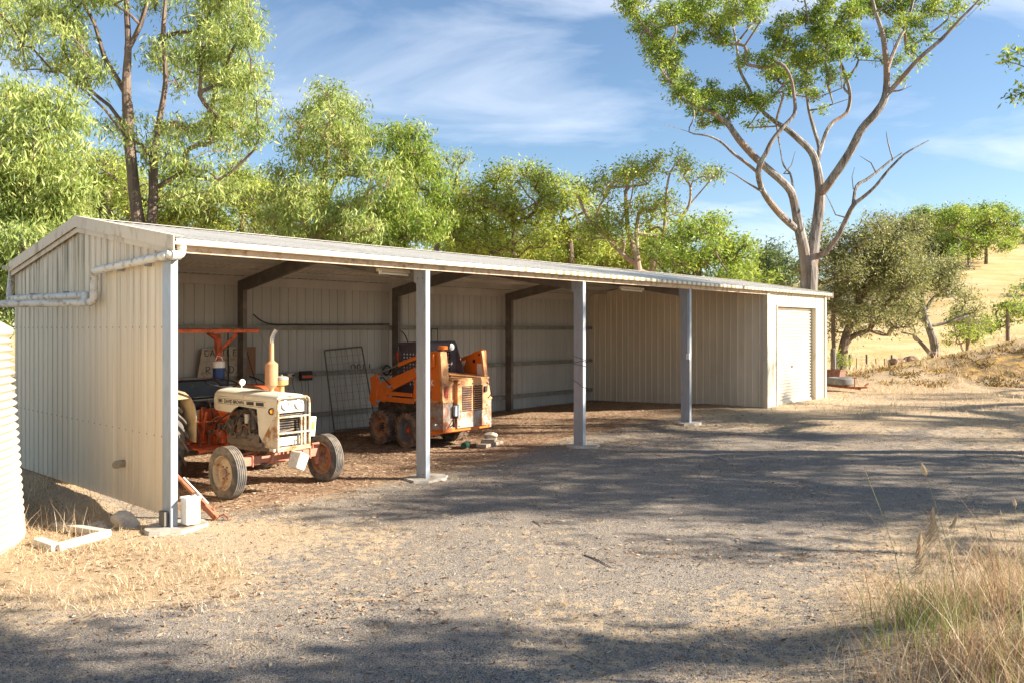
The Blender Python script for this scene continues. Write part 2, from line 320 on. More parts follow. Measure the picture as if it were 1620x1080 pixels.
def groundmat():
    m, t, b = newmat('yard_ground')
    def at(n): return N(t, 'ShaderNodeAttribute', attribute_name=n).outputs['Fac']
    fine = noise(t, 85, 3, .75); med = noise(t, 9, 7, .7); big = noise(t, 1.1, 5, .6); vf = noise(t, 170, 2, .6)
    gr = mixc(t, rng_(t, fine, .38, .62), (.045, .045, .047), (.45, .385, .31)); gr = mixc(t, rng_(t, vf, .62, .75), gr, (.62, .54, .44))
    gr = mixc(t, rng_(t, big, .35, .65, 0, .45), gr, (.31, .25, .19))
    st = mixc(t, rng_(t, fine, .3, .7), (.33, .235, .14), (.64, .50, .33))
    di = mixc(t, rng_(t, med, .35, .65), (.17, .10, .06), (.42, .28, .18)); di = mixc(t, rng_(t, fine, .6, .7), di, (.45, .36, .26))
    fi = mixc(t, rng_(t, noise(t, .22, 6, .65, stretch=(1, 2.2, 1)), .35, .65), (.46, .31, .12), (.60, .46, .25)); fi = mixc(t, rng_(t, noise(t, 2.2, 5, .7), .5, .7, 0, .5), fi, (.33, .24, .11))
    mo = mixc(t, rng_(t, noise(t, 2.6, 6, .7, stretch=(1, 1.3, 1)), .42, .6), (.13, .085, .045), (.44, .26, .06)); mo = mixc(t, rng_(t, fine, .5, .66, 0, .6), mo, (.56, .44, .28))
    mask = math_(t, 'ADD', at('straw'), rng_(t, med, .3, .7, -.55, .45)); mask = rng_(t, mask, .42, .62, 0, .92)
    c = mixc(t, mask, gr, st)
    g2 = rng_(t, math_(t, 'ADD', at('gravel'), rng_(t, med, .35, .65, -.3, .3)), .35, .6)
    c = mixc(t, g2, mixc(t, rng_(t, med, .38, .6), (.40, .28, .16), st), c)
    c = mixc(t, rng_(t, math_(t, 'ADD', at('dirt'), rng_(t, med, .3, .7, -.3, .3)), .35, .75), c, mixc(t, math_(t, 'MULTIPLY', mask, .45), di, st))
    c = mixc(t, at('field'), c, fi)
    c = mixc(t, rng_(t, math_(t, 'ADD', at('moss'), rng_(t, big, .35, .65, -.3, .3)), .4, .7), c, mo)
    t.links.new(c, b.inputs['Base Color']); b.inputs['Roughness'].default_value = .95; b.inputs['Specular IOR Level'].default_value = .15
    bump(t, b, math_(t, 'ADD', math_(t, 'MULTIPLY', fine, .6), med), .9, .025); return m
moss = sm(GX, 13.2, 15) * sm(GY, 25.2, 26) * (1 - sm(GY, 27.6, 28.6)) * sm(GZ, .42, .75)
field = sm(GY, 27.6, 30)
ground = npmesh('ground', V, F, groundmat(), smooth=True, extra={'gravel': gravel.ravel(), 'straw': straw.ravel(), 'dirt': dirtm.ravel(), 'field': field.ravel(), 'moss': moss.ravel()})
ground['kind'] = 'structure'
def interp_grid(A, x, y):
    xi = np.clip(np.searchsorted(gx, x) - 1, 0, len(gx) - 2); yi = np.clip(np.searchsorted(gy, y) - 1, 0, len(gy) - 2)
    fx = np.clip((x - gx[xi]) / (gx[xi + 1] - gx[xi]), 0, 1); fy = np.clip((y - gy[yi]) / (gy[yi + 1] - gy[yi]), 0, 1)
    return (A[yi, xi] * (1 - fx) + A[yi, xi + 1] * fx) * (1 - fy) + (A[yi + 1, xi] * (1 - fx) + A[yi + 1, xi + 1] * fx) * fy
def GR(x, y): return interp_grid(GZ, np.asarray(x, float), np.asarray(y, float))
def attrmat(name, cols, rough=.8, trans=0):
    m, t, b = newmat(name); a = N(t, 'ShaderNodeAttribute', attribute_name='tint'); r = N(t, 'ShaderNodeValToRGB'); r.color_ramp.interpolation = 'LINEAR'
    e = r.color_ramp.elements; e[0].color = (*cols[0], 1); e[1].color = (*cols[-1], 1)
    for i, c in enumerate(cols[1:-1]): q = e.new((i + 1) / (len(cols) - 1)); q.color = (*c, 1)
    t.links.new(a.outputs['Fac'], r.inputs[0]); t.links.new(r.outputs[0], b.inputs['Base Color']); b.inputs['Roughness'].default_value = rough; b.inputs['Specular IOR Level'].default_value = .2
    if trans:
        tr = N(t, 'ShaderNodeBsdfTranslucent'); t.links.new(r.outputs[0], tr.inputs[0]); ms = N(t, 'ShaderNodeMixShader'); ms.inputs[0].default_value = trans
        t.links.new(b.outputs[0], ms.inputs[1]); t.links.new(tr.outputs[0], ms.inputs[2]); t.links.new(ms.outputs[0], t.nodes['Material Output'].inputs[0])
    return m
# loose stones, one mesh nobody could count
def pebbles(n):
    u = rng.random(n); Y = 4.3 + 10 * u ** 1.6; X = (rng.random(n) * 1.36 - .68) * Y
    k = (interp_grid(gravel, X, Y) > .45) & (rng.random(n) < 1.0); X, Y = X[k], Y[k]; n = len(X); Z = GR(X, Y); r = .003 + .0075 * rng.random(n) ** 3
    a = rng.random(n) * 6.28; base = np.array([[1, 0, 0], [-.5, .87, 0], [-.5, -.87, 0], [.1, .05, .9]])
    P = base[None] * r[:, None, None]; P = P * (.7 + .6 * rng.random((n, 4, 1))); c, s = np.cos(a)[:, None], np.sin(a)[:, None]
    x = P[:, :, 0] * c - P[:, :, 1] * s; y = P[:, :, 0] * s + P[:, :, 1] * c
    V = np.stack([x + X[:, None], y + Y[:, None], P[:, :, 2] + Z[:, None] - .001], -1).reshape(-1, 3); o = np.arange(n)[:, None] * 4
    F = np.concatenate([o + [[0, 1, 3]], o + [[1, 2, 3]], o + [[2, 0, 3]]], 0); t = rng.random(n); return V, F, np.concatenate([t, t, t])
V, F, tt = pebbles(90000)
tag(npmesh('loose_gravel', V, F, attrmat('gravel_stone', [(.04, .043, .05), (.11, .112, .118), (.2, .18, .16), (.5, .45, .38)], .85), tint=tt), 'dark blue grey loose gravel spread over the yard', 'gravel', kind='stuff')
# blades: n upright / lying strips as quads
def blades(X, Y, H, Wd, lean, seed=0, Z=None, seg=2, curve=.5):
    r2 = np.random.default_rng(seed); n = len(X); Z = GR(X, Y) if Z is None else Z; a = r2.random(n) * 6.283
    ld = lean * (.4 + r2.random(n)); d = np.stack([np.cos(a), np.sin(a)], -1); side = np.stack([-d[:, 1], d[:, 0]], -1)
    side_a = r2.random(n) * 6.283; side = np.stack([np.cos(side_a), np.sin(side_a)], -1)
    rows = []
    for k in range(seg + 1):
        f = k / seg; out = ld * H * (f ** (1 + curve)); up = H * f * np.sqrt(np.clip(1 - (ld * .6 * f) ** 2, .03, 1)); wk = Wd * (1 - f * .85)
        c = np.stack([X + d[:, 0] * out, Y + d[:, 1] * out, Z - .005 + up], -1); sv = np.concatenate([side * wk[:, None] / 2, np.zeros((n, 1))], -1)
        rows += [c - sv, c + sv]
    V = np.stack(rows, 1).reshape(-1, 3); m = 2 * (seg + 1); o = (np.arange(n) * m)[:, None]
    F = np.concatenate([o + [[2 * k, 2 * k + 1, 2 * k + 3, 2 * k + 2]] for k in range(seg)], 0)
    return V, F, seg
def scatter(n, box, dens, seed):
    r2 = np.random.default_rng(seed); X = box[0] + (box[1] - box[0]) * r2.random(n); Y = box[2] + (box[3] - box[2]) * r2.random(n) ** 1.0
    k = r2.random(n) < dens(X, Y); return X[k], Y[k]
DRY = attrmat('dry_grass_blades', [(.42, .27, .14), (.60, .46, .27), (.80, .70, .50), (.52, .30, .17)], .7, .3)
GRN = attrmat('green_grass_blades', [(.14, .25, .04), (.28, .38, .08), (.45, .46, .13)], .6, .35)
TALL = attrmat('tall_dry_grass_blades', [(.22, .09, .05), (.50, .33, .17), (.86, .74, .52), (.34, .22, .10), (.74, .54, .34)], .6, .3)
def grass(name, X, Y, H, Wd, lean, mat, label, seed, seg=2, curve=.5, cat='grass'):
    V, F, sg = blades(X, Y, H, Wd, lean, seed, seg=seg, curve=curve); t = np.random.default_rng(seed + 5).random(len(X))
    return tag(npmesh(name, V, F, mat, tint=np.tile(t, sg)), label, cat, kind='stuff')
r3 = np.random.default_rng(11)
# straw litter lying on the gravel in patches
X, Y = scatter(330000, (-7, 12, 4.2, 20), lambda x, y: np.clip((fbm(x, y, 1.3, 41) - .5) * 3.2 + (interp_grid(straw, x, y) - .33) * 1.1, 0, 1) ** 1.6 * np.clip(9 / y, .35, 1) * (np.abs(x) < .72 * y) * (1 - .6 * (interp_grid(dirtm, x, y) > .5)), 12)
cx_, cy_ = scatter(520, (-4.5, 8, 4.6, 15), lambda x, y: np.clip(1.6 * (fbm(x, y, .7, 91) - .3), 0, 1) * (interp_grid(gravel, x, y) > .3) * (interp_grid(dirtm, x, y) < .4), 92)
kk = np.repeat(np.arange(len(cx_)), 110); rr_ = .05 + .13 * r3.random(len(cx_)) ** 2; X = np.concatenate([X, cx_[kk] + r3.normal(size=len(kk)) * rr_[kk]]); Y = np.concatenate([Y, cy_[kk] + r3.normal(size=len(kk)) * rr_[kk] * .8])
n = len(X); H = .018 + .035 * r3.random(n)
grass('straw_litter', X, Y, H, .0022 + .0012 * r3.random(n) + Y * .00022, 1.5, DRY, 'thin bleached straw scattered in drifts over the gravel', 13, seg=1, cat='straw')
# bark and leaf litter, thicker under the roof
def flakes(X, Y, L, seed):
    r2 = np.random.default_rng(seed); n = len(X); Z = GR(X, Y) + .004; a = r2.random(n) * 6.283; L = L * (.5 + r2.random(n)); w = L * (.18 + .25 * r2.random(n))
    d = np.stack([np.cos(a), np.sin(a), (r2.random(n) - .5) * .5], -1); s = np.stack([-np.sin(a), np.cos(a), (r2.random(n) - .5) * .9], -1); c = np.stack([X, Y, Z + L * .12], -1)
    V = np.stack([c - d * L[:, None] / 2, c + s * w[:, None] / 2, c + d * L[:, None] / 2, c - s * w[:, None] / 2], 1).reshape(-1, 3); o = (np.arange(n) * 4)[:, None]
    return V, o + [[0, 1, 2, 3]], r2.random(n)
X, Y = scatter(260000, (-8, 13, 4.3, 24), lambda x, y: (.10 + .8 * interp_grid(dirtm, x, y) + .5 * sm(y, 12, 15) * np.clip(3 * (fbm(x, y, .5, 97) - .4), 0, 1) + .5 * np.clip(4 * (fbm(x, y, .8, 98) - .58), 0, 1)) * np.clip(11 / y, .3, 1) * (np.abs(x) < .72 * y), 17)
V, F, tt = flakes(X, Y, .045, 18)
tag(npmesh('leaf_litter', V, F, attrmat('fallen_leaves', [(.09, .05, .03), (.22, .12, .07), (.36, .24, .15), (.55, .43, .3)], .8), tint=tt), 'brown fallen gum leaves and bark flakes on the shed floor and yard', 'leaf litter', kind='stuff')
# dry tufts: left yard, patches across the gravel, bank
X, Y = scatter(90000, (-7, -1.2, 5.6, 12.5), lambda x, y: np.clip(interp_grid(leftgrass, x, y) * (.25 + 1.6 * (fbm(x, y, 2.2, 51) - .4)), 0, 1) * (np.abs(x) < .75 * y), 19)
n = len(X); grass('dry_lawn', X, Y, .03 + .075 * r3.random(n) ** 2, .004 + .003 * r3.random(n), .9, DRY, 'short yellow dried grass beside the gable end and the water tank', 20)
X, Y = scatter(5200, (-6.6, -3.6, 7.6, 12.5), lambda x, y: np.clip(2.6 * (fbm(x, y, 1.1, 52) - .42), 0, 1) * (((x - OX) * UX + (y - OY) * UY) < -.15), 21)
n = len(X); grass('weed_clumps', X, Y, .16 + .22 * r3.random(n), .005 + .003 * r3.random(n), .5, DRY, 'taller brown weeds standing between water tank and gable end', 22, seg=3)
X, Y = scatter(36000, (6, 24, 17, 29), lambda x, y: np.clip(1.9 * (fbm(x, y, .8, 53) - .42) * (.25 + .75 * sm(y, 22.5, 24.5)), 0, 1), 23)
n = len(X); grass('bank_grass', X, Y, .07 + .16 * r3.random(n), .012 + .01 * r3.random(n), .7, DRY, 'dry straw coloured grass along the foot of the earth bank', 24)
X, Y = scatter(22000, (12, 26, 25.2, 29.6), lambda x, y: np.clip(2 * (fbm(x, y, 1.5, 54) - .4), 0, 1), 25)
n = len(X); V, F, sg = blades(X, Y, .05 + .12 * r3.random(n), .03 + .03 * r3.random(n), 1.1, 26, seg=1)
tag(npmesh('bank_moss', V, F, attrmat('rusty_ground_cover', [(.1, .07, .03), (.33, .19, .04), (.5, .31, .08), (.2, .2, .06)]), tint=np.random.default_rng(3).random(n)), 'rusty orange low ground cover on the face of the earth bank', 'ground cover', kind='stuff')
X, Y = scatter(42000, (10, 48, 29, 62), lambda x, y: np.clip(2 * (fbm(x, y, .35, 55) - .42), 0, 1) * (x > .3 * y), 33)
n = len(X); grass('paddock_grass', X, Y, .12 + .22 * r3.random(n), .03 + .03 * r3.random(n), .7, DRY, 'sparse dry grass over the golden paddock beyond the bank', 34, seg=1)
# tall grass on the near right verge
def verge(x, y): return np.clip(sm(x - .42 * y, -.35, 1.0) * (1 - sm(y, 6.0, 8.2)), 0, 1)
X, Y = scatter(90000, (.9, 5.6, 2.6, 8.4), lambda x, y: verge(x, y) * np.clip(.3 + 2.2 * (fbm(x, y, 1.6, 61) - .4), 0, 1), 27)
n = len(X); grass('verge_undergrowth', X, Y, .06 + .22 * r3.random(n) ** 2, .0035 + .002 * r3.random(n), 1.0, TALL, 'matted short straw at the foot of the tall verge grass', 28)
X, Y = scatter(34000, (1.4, 5.6, 2.6, 7.6), lambda x, y: verge(x, y) ** 2 * np.clip(.10 + 3.2 * (fbm(x, y, 1.7, 62) - .45), 0, 1) * .8, 29)
n = len(X); grass('tall_verge_grass', X, Y, .26 + .42 * r3.random(n), .0035 + .003 * r3.random(n), .6, TALL, 'tall bleached grass stems leaning on the near right verge', 30, seg=4, curve=.9)
X, Y = scatter(3000, (2.0, 3.9, 3.6, 5.6), lambda x, y: verge(x, y) * np.clip(4 * (fbm(x, y, 1.5, 63) - .42), 0, 1), 31)
n = len(X); grass('green_verge_grass', X, Y, .22 + .3 * r3.random(n), .004 + .002 * r3.random(n), .45, GRN, 'green grass shoots in the middle of the dry verge clump', 32, seg=4, curve=.9)
# seed-headed stalks that stand clear
def stalk(px, py, Y, bx, head, lbl, hl=.05, hr=.009):
    top = PX(px, py, Y); b = PX(bx, 900, Y); b.z = float(GR(b.x, b.y)); root = thing('grass_stalk', lbl, 'grass stalk', b, 0, 'seed headed stalks on the verge')
    L = top - b; mid = L * .5 + Vector((-.02 * np.sign(L.x + .001) * 2, 0, .02)); pts = [Vector((0, 0, 0)), L * .25 + (mid - L * .5) * .6, mid, L * .78 + (mid - L * .5) * .6, L]
    MB().tube(pts, [.0028, .0024, .002, .0016, .0012], 5).obj('stem', STEM, root, True)
    d = (L - pts[3]).normalized(); mb = MB()
    if head == 'cat': mb.tube([L, L + d * hl * .15, L + d * hl * .6, L + d * hl], [.003, hr, hr * .9, .002], 8)
    else:
        for k in range(60):
            f = k / 60; p = L - d * hl * (1 - f) * 1.6; q = p + Vector(((-1) * hl * (.5 + .4 * random.random()) * (1.1 - f), (random.random() - .5) * hl * .5, -hl * (.35 + .5 * random.random()))); mb.tube([p, (p + q) / 2 + Vector((0, 0, .006)), q], [.0016, .003, .001], 3)
    mb.obj('seed_head', HEAD, root, True)
STEM = pm('grass_stem', (.34, .33, .12), .6, 0, .2, 8, bmp=0); HEAD = pm('seed_head', (.58, .43, .26), .8, 0, .2, 60, bmp=.4)
for a in [(1465, 752, 5.0, 1520, 'cat', 'tallest green stalk with a furry yellow seed head, leftmost furry head', .085, .015), (1606, 800, 4.6, 1612, 'cat', 'stalk with a furry yellow head close to the right edge of the view', .05, .01),
          (1584, 815, 4.8, 1590, 'cat', 'thin stalk with a small pale pink head near the right edge', .03, .006), (1476, 800, 4.9, 1490, 'plume', 'stalk with a drooping pink plume just under the tallest furry head', .12, .01),
          (1456, 838, 4.7, 1488, 'plume', 'low stalk with a thick combed straw coloured plume', .14, .01), (1515, 810, 4.8, 1500, 'plume', 'stalk with a narrow reddish plume right of the tallest stalk', .05, .01),
          (1372, 752, 5.2, 1440, 'cat', 'bare thin pale stalk leaning far to the left over the gravel', .06, .003), (1545, 838, 4.4, 1560, 'cat', 'short leaning stalk with a slim pink head in the thick grass', .04, .006),
          (1570, 850, 4.3, 1600, 'cat', 'short stalk with a brown slim head low in the thick grass', .04, .007)]: stalk(*a)
# ---------------------------------------------------------------- the shed (local frame: x along the front, y into the depth)
BAY, LEN, DEP = 3.61, 18.05, 5.3
shed = thing('farm_shed', 'long open fronted cream steel farm shed with gable roof and roller door bay', 'shed', (OX, OY, 0), SHED_ROT)
def rz_(s, off=0): return 3.12 + (.44 * s / (DEP / 2) if s < DEP / 2 else .44 * (DEP - s) / (DEP / 2)) + off
def sheet(name, a0, a1, plane, pos, zb, zt, mat, side=1, pitch=.19, rib=.011, parent=None, nseg=1):
    """ribbed sheet: plane 'x' runs along x at y=pos, plane 'y' runs along y at x=pos; ribs stand out towards side"""
    pts = []; a = a0; prof = ((0, 0), (.76, 0), (.80, 1), (.90, 1), (.94, 0))
    k = 0
    while a < a1:
        for f, d in prof:
            q = a + f * pitch
            if q < a1: pts.append((q, d * rib))
        k += 1; a = a0 + k * pitch
    pts.append((a1, 0)); vs = []
    for q, d in pts:
        for j in range(nseg + 1):
            lo, hi = zb(q) if callable(zb) else zb, zt(q) if callable(zt) else zt; z = lo + (hi - lo) * j / nseg
            vs.append((q, pos + side * d, z) if plane == 'x' else (pos + side * d, q, z))
    m = nseg + 1; fs = [(i * m + j, (i + 1) * m + j, (i + 1) * m + j + 1, i * m + j + 1) for i in range(len(pts) - 1) for j in range(nseg)]
    mb = MB(); mb.add(vs, fs); return mb.obj(name, mat, parent or shed, solid=.0015, fix=False)
roofz = lambda s: rz_(s, -.03)
gw = sheet('gable_wall', .10, DEP, 'y', 0, lambda s: .13 - .04 * s / DEP, roofz, M['gable'], -1)
sheet('end_wall', 0, DEP, 'y', LEN, .1, roofz, M['cream'], 1)
sheet('divider_wall', 0.03, DEP, 'y', 4 * BAY, lambda s: .24 - .02 * s, roofz, M['cream'], -1)
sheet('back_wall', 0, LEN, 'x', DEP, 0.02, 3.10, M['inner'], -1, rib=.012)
def studs(name, pts, par, mat, d=(-.006, 0, 0), r=.008, n=6):
    src = None
    for p in pts:
        if src is None: src = MB().tube([(0, 0, 0), d], [r, r * .75], n).obj(name, mat, par, loc=p)
        else: o = src.copy(); COL.objects.link(o); o.parent = par; o.location = p
studs('screw', [(-.011, .10 + .19 * k + .162, z) for k in range(27) for z in (2.17, .98) if .10 + .19 * k + .148 < DEP], gw, M['darkframe'])
# front wall of the closed bay with its door opening
DX0, DX1, DZ0, DZ1 = 14.99, 17.36, .29, 2.70
sheet('front_wall', 4 * BAY, DX0 - .04, 'x', 0, .27, 3.09, M['cream'], -1)
sheet('front_wall', DX1 + .05, LEN, 'x', 0, .26, 3.09, M['cream'], -1)
sheet('front_wall', DX0 - .04, DX1 + .05, 'x', 0, DZ1 + .03, 3.09, M['cream'], -1)
mb = MB(); mb.bb((DX0 - .045, -.03, .27), (DX0, .16, DZ1 + .05)); mb.bb((DX1, -.03, .26), (DX1 + .06, .16, DZ1 + .05)); mb.bb((DX0, -.03, DZ1), (DX1, .16, DZ1 + .05)); mb.obj('door_frame', M['cream_trim'], shed)
mb = MB(); mb.bb((4 * BAY - .03, -.035, .25), (4 * BAY + .10, -.026, 3.09)); mb.bb((4 * BAY - .033, -.035, .25), (4 * BAY - .026, .09, 3.09)); mb.obj('corner_flashing', M['cream_trim'], shed)
mb = MB(); mb.bb((LEN - .09, -.035, .25), (LEN + .03, -.026, 3.09)); mb.bb((LEN + .024, -.035, .25), (LEN + .031, .09, 3.09)); mb.obj('corner_flashing', M['cream_trim'], shed)
vs = []; nz = 31 * 6
for i in range(nz + 1):
    z = DZ0 + (DZ1 - DZ0) * i / nz; y = .10 + .02 * math.cos(2 * math.pi * i / 6); vs += [(DX0, y, z), (DX1, y, z)]
mb = MB(); mb.add(vs, [(2 * i, 2 * i + 1, 2 * i + 3, 2 * i + 2) for i in range(nz)]); rd = mb.obj('roller_door', pm('white_roller_door', (.60, .555, .46), .45, 0, .03, 3, dirt=(.5, .43, .32), dlo=.6, dhi=.8, dscale=2, bmp=.02), shed, solid=.002)
mb = MB(); mb.bb((DX0 + 1.02, .06, 1.18), (DX0 + 1.12, .085, 1.215)); mb.obj('door_handle', M['black'], rd)
mb = MB(); mb.bb((DX0, .07, DZ0 - .04), (DX1, .13, DZ0 + .04)); mb.obj('bottom_rail', M['cream_trim'], rd)
# roof: ribbed sheets running up each slope
def roofsheet(name, s0, s1, side):
    pts = []; k = 0; pitch = .135
    while -.05 + k * pitch < LEN + .16:
        a = -.05 + k * pitch
        for f, d in ((0, 0), (.5, 0), (.6, 1), (.88, 1), (.98, 0)): pts.append((min(a + f * pitch, LEN + .18), d * .02))
        k += 1
    vs = []
    for x, d in pts: vs += [(x, s0, rz_(max(s0, 0)) + (min(s0, 0) * .2) + d), (x, s1, (rz_(min(s1, DEP)) - max(s1 - DEP, 0) * .2) + d)]
    mb = MB(); mb.add(vs, [(2 * i, 2 * i + 2, 2 * i + 3, 2 * i + 1) for i in range(len(pts) - 1)]); return mb.obj(name, M['roof'], shed, solid=.0015, fix=False)
roofsheet('roof', -.09, DEP / 2, 1); roofsheet('roof', DEP / 2, DEP + .1, 1)
mb = MB()
for a, b in ((DEP / 2 - .16, DEP / 2), (DEP / 2, DEP / 2 + .16)): mb.add([(-.05, a, rz_(a) + .034), (LEN + .2, a, rz_(a) + .034), (LEN + .2, b, rz_(b) + .034), (-.05, b, rz_(b) + .034)], [(0, 1, 2, 3)])
mb.obj('ridge_cap', M['roof'], shed, solid=.002)
# barge boards on both ends
def barge(x0, x1, sgn):
    for lo, hi, xx in ((-.10, .045, x0), (-.165, -.098, x1)):
        mb = MB(); e0 = -.15 if lo > -.12 else -.10; e1 = DEP + .05 if lo > -.12 else DEP + .02
        P = [(e0, rz_(0) + e0 * .2 * (e0 < 0) ), (DEP / 2, rz_(DEP / 2)), (e1, rz_(DEP) - (e1 - DEP) * .2)]
        mb.prism([(y, z + lo) for y, z in P] + [(y, z + hi) for y, z in P[::-1]], 'x', xx, xx + sgn * .012); mb.obj('barge_board', M['cream_trim'] if sgn > 0 else M['bargem'], shed)
M['bargem'] = pm('stained_barge_enamel', (.60, .50, .36), .5, 0, .06, 3, dirt=(.26, .21, .11), dlo=.5, dhi=.72, dscale=4, stretch=(1, 1, .6))
barge(-.062, -.034, -1); barge(LEN + .19, LEN + .06, 1)
mb = MB(); P = [(-.165, rz_(0) + .046 - .03), (-.165, rz_(DEP / 2) + .046)]
for (a, b) in ((-.15, DEP / 2), (DEP / 2, DEP + .05)):
    za = rz_(max(a, 0)) + min(a, 0) * .2 if a < DEP / 2 else rz_(a); zb_ = rz_(min(b, DEP)) - max(b - DEP, 0) * .2
    mb.add([(-.074, a, za + .046), (.03, a, za + .046), (.03, b, zb_ + .046), (-.074, b, zb_ + .046)], [(0, 1, 2, 3)])
mb.obj('barge_cap', M['cream_trim'], shed, solid=.002)
# gutters, eave purlins
gp = [(-.03, 3.045), (-.125, 3.045), (-.13, 3.055), (-.13, 3.093), (-.123, 3.107), (-.115, 3.11), (-.115, 3.104), (-.122, 3.094), (-.122, 3.058), (-.12, 3.052), (-.035, 3.052), (-.035, 3.095), (-.03, 3.095)]
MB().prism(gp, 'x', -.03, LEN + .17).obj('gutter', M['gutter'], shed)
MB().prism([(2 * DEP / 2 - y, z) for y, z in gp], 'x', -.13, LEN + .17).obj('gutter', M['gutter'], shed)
mb = MB(); mb.bb((.06, -.022, 2.97), (4 * BAY - .035, -.019 + .003, 3.10)); mb.bb((.06, -.019, 2.97), (4 * BAY - .035, .05, 2.975)); mb.bb((.06, .045, 2.975), (4 * BAY - .035, .05, 2.99)); mb.obj('eave_purlin', pm('eave_beam', (.62, .47, .34), .5, 0, .1, 3, dirt=(.3, .22, .14)), shed)
for s in (.55, 1.3, 2.05, 3.2, 3.95, 4.7):
    z = rz_(s) - .01; mb = MB(); mb.bb((.03, s - .003, z - .10), (LEN - .03, s + .003, z - .002)); mb.bb((.03, s - .04, z - .105), (LEN - .03, s + .003, z - .1)); mb.bb((.03, s - .04, z - .1), (LEN - .03, s - .036, z - .085)); mb.obj('purlin', M['soffit'], shed)
MB().bb((.03, DEP - .07, 2.95), (LEN - .05, DEP + .02, 3.118)).obj('eave_purlin', M['soffit'], shed)
for z in (2.17, 1.26, .44):
    mb = MB(); mb.bb((0.03, DEP - .11, z - .045), (LEN - .05, DEP - .105, z + .045)); mb.bb((0.03, DEP - .105, z + .041), (LEN - .05, DEP - .025, z + .045)); mb.bb((0.03, DEP - .105, z - .045), (LEN - .05, DEP - .025, z - .041)); mb.bb((.03, DEP - .125, z + .02), (LEN - .05, DEP - .11, z + .042)); mb.bb((.03, DEP - .125, z - .042), (LEN - .05, DEP - .11, z - .02)); mb.obj('girt', M['galv2'] if 'galv2' in M else M.setdefault('galv2', pm('dull_girt_steel', (.25, .235, .21), .6, .2, .12, 6, dirt=(.17, .14, .1), dlo=.5, dhi=.7)), shed)
for z in (2.17, .98): MB().bb((.005, .08, z - .05), (.07, DEP - .1, z + .05)).obj('end_girt', M['galv2'], shed)
def csec(x, y, z0, z1, fl=.076, web=.203, mat=None, name='front_post', flip=1):
    mb = MB(); t = .004
    mb.bb((x - fl / 2, y, z0), (x - fl / 2 + t, y + web, z1)); mb.bb((x - fl / 2 + t, y, z0), (x + fl / 2, y + t, z1)); mb.bb((x - fl / 2 + t, y + web - t, z0), (x + fl / 2, y + web, z1))
    mb.bb((x + fl / 2 - t, y + t, z0), (x + fl / 2, y + .022, z1)); mb.bb((x + fl / 2 - t, y + web - .022, z0), (x + fl / 2, y + web - t, z1)); return mb.obj(name, mat or M['galv'], shed)
for k in range(4):
    g0 = G(W(k * BAY, .1)) ; z0 = g0 + .02
    p = csec(k * BAY, -.012, z0, 3.03)
    if k: MB().bb((k * BAY - .042, -.0, 2.80), (k * BAY - .0385, .24, 3.02)).obj('cleat_plate', M['galv'], p)
    studs('bolt', [(k * BAY - .036, yy, zz) for zz, yy in (([2.98, .04], [2.98, .10], [2.86, .05], [2.86, .15], [z0 + .06, .04]) if k else ([z0 + .06, .03],))], p, M['darkframe'], (-.014, 0, 0), .011)
    rr = random.Random(k); n = 18; prof = []; mb = MB(); ring = [(.30 + .07 * rr.random()) for _ in range(n)]
    vs = [(k * BAY + .05 + ring[i] * math.cos(i * 6.283 / n), .08 + ring[i] * .85 * math.sin(i * 6.283 / n), z0 - .06) for i in range(n)] + [(k * BAY + .05 + .93 * ring[i] * math.cos(i * 6.283 / n), .08 + ring[i] * .8 * math.sin(i * 6.283 / n), z0 + .006 + .012 * rr.random()) for i in range(n)] + [(k * BAY, .08, z0 + .02)]
    mb.add(vs, [(i, (i + 1) % n, (i + 1) % n + n, i + n) for i in range(n)] + [(i + n, (i + 1) % n + n, 2 * n) for i in range(n)]); mb.obj('concrete_footing', M['conc'], shed)
MB().bb((-.09, .03, .05), (-.052, .16, .2)).obj('base_plate', M['darkframe'], shed)
for k in range(1, 4):
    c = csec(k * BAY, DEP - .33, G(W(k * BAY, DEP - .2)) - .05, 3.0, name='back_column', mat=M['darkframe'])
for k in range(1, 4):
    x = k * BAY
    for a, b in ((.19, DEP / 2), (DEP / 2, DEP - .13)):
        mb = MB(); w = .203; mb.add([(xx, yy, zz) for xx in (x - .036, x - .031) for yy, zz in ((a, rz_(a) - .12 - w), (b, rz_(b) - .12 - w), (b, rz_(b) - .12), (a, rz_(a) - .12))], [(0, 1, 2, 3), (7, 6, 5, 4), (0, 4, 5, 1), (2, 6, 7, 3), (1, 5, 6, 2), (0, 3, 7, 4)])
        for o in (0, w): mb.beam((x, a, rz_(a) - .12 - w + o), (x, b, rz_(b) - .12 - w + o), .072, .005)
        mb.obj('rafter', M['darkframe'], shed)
# downpipes on the gable wall
def pipe(name, pts, r, mat, par, n=14, join=True):
    P = [Vector(p) for p in pts]; out = [P[0]]
    for i in range(1, len(P) - 1):
        a = (P[i - 1] - P[i]).normalized(); b = (P[i + 1] - P[i]).normalized(); q = min(r * 1.6, (P[i - 1] - P[i]).length * .4, (P[i + 1] - P[i]).length * .4)
        for f in (0, .25, .5, .75, 1): out.append((P[i] + a * q) * (1 - f) ** 2 + P[i] * 2 * f * (1 - f) + (P[i] + b * q) * f * f)
    out.append(P[-1]); mb = MB(); mb.tube(out, r, n)
    if join:
        for i in range(1, len(P) - 1):
            for j in (-1, 1):
                d = (P[i + j] - P[i]).normalized(); mb.tube([P[i] + d * r * 1.5, P[i] + d * r * 2.5], r * 1.13, n)
    return mb.obj(name, mat, par, True)
pr = .045
pipe('downpipe', [(.05, -.075, 3.06), (.05, -.075, 2.935), (-.08, -.075, 2.93), (-.09, .06, 2.925), (-.10, 1.93, 2.86), (-.10, 1.93, 2.49), (-.14, 2.12, 2.47), (-1.15, 3.05, 2.45)], pr, M['pvc'], shed)
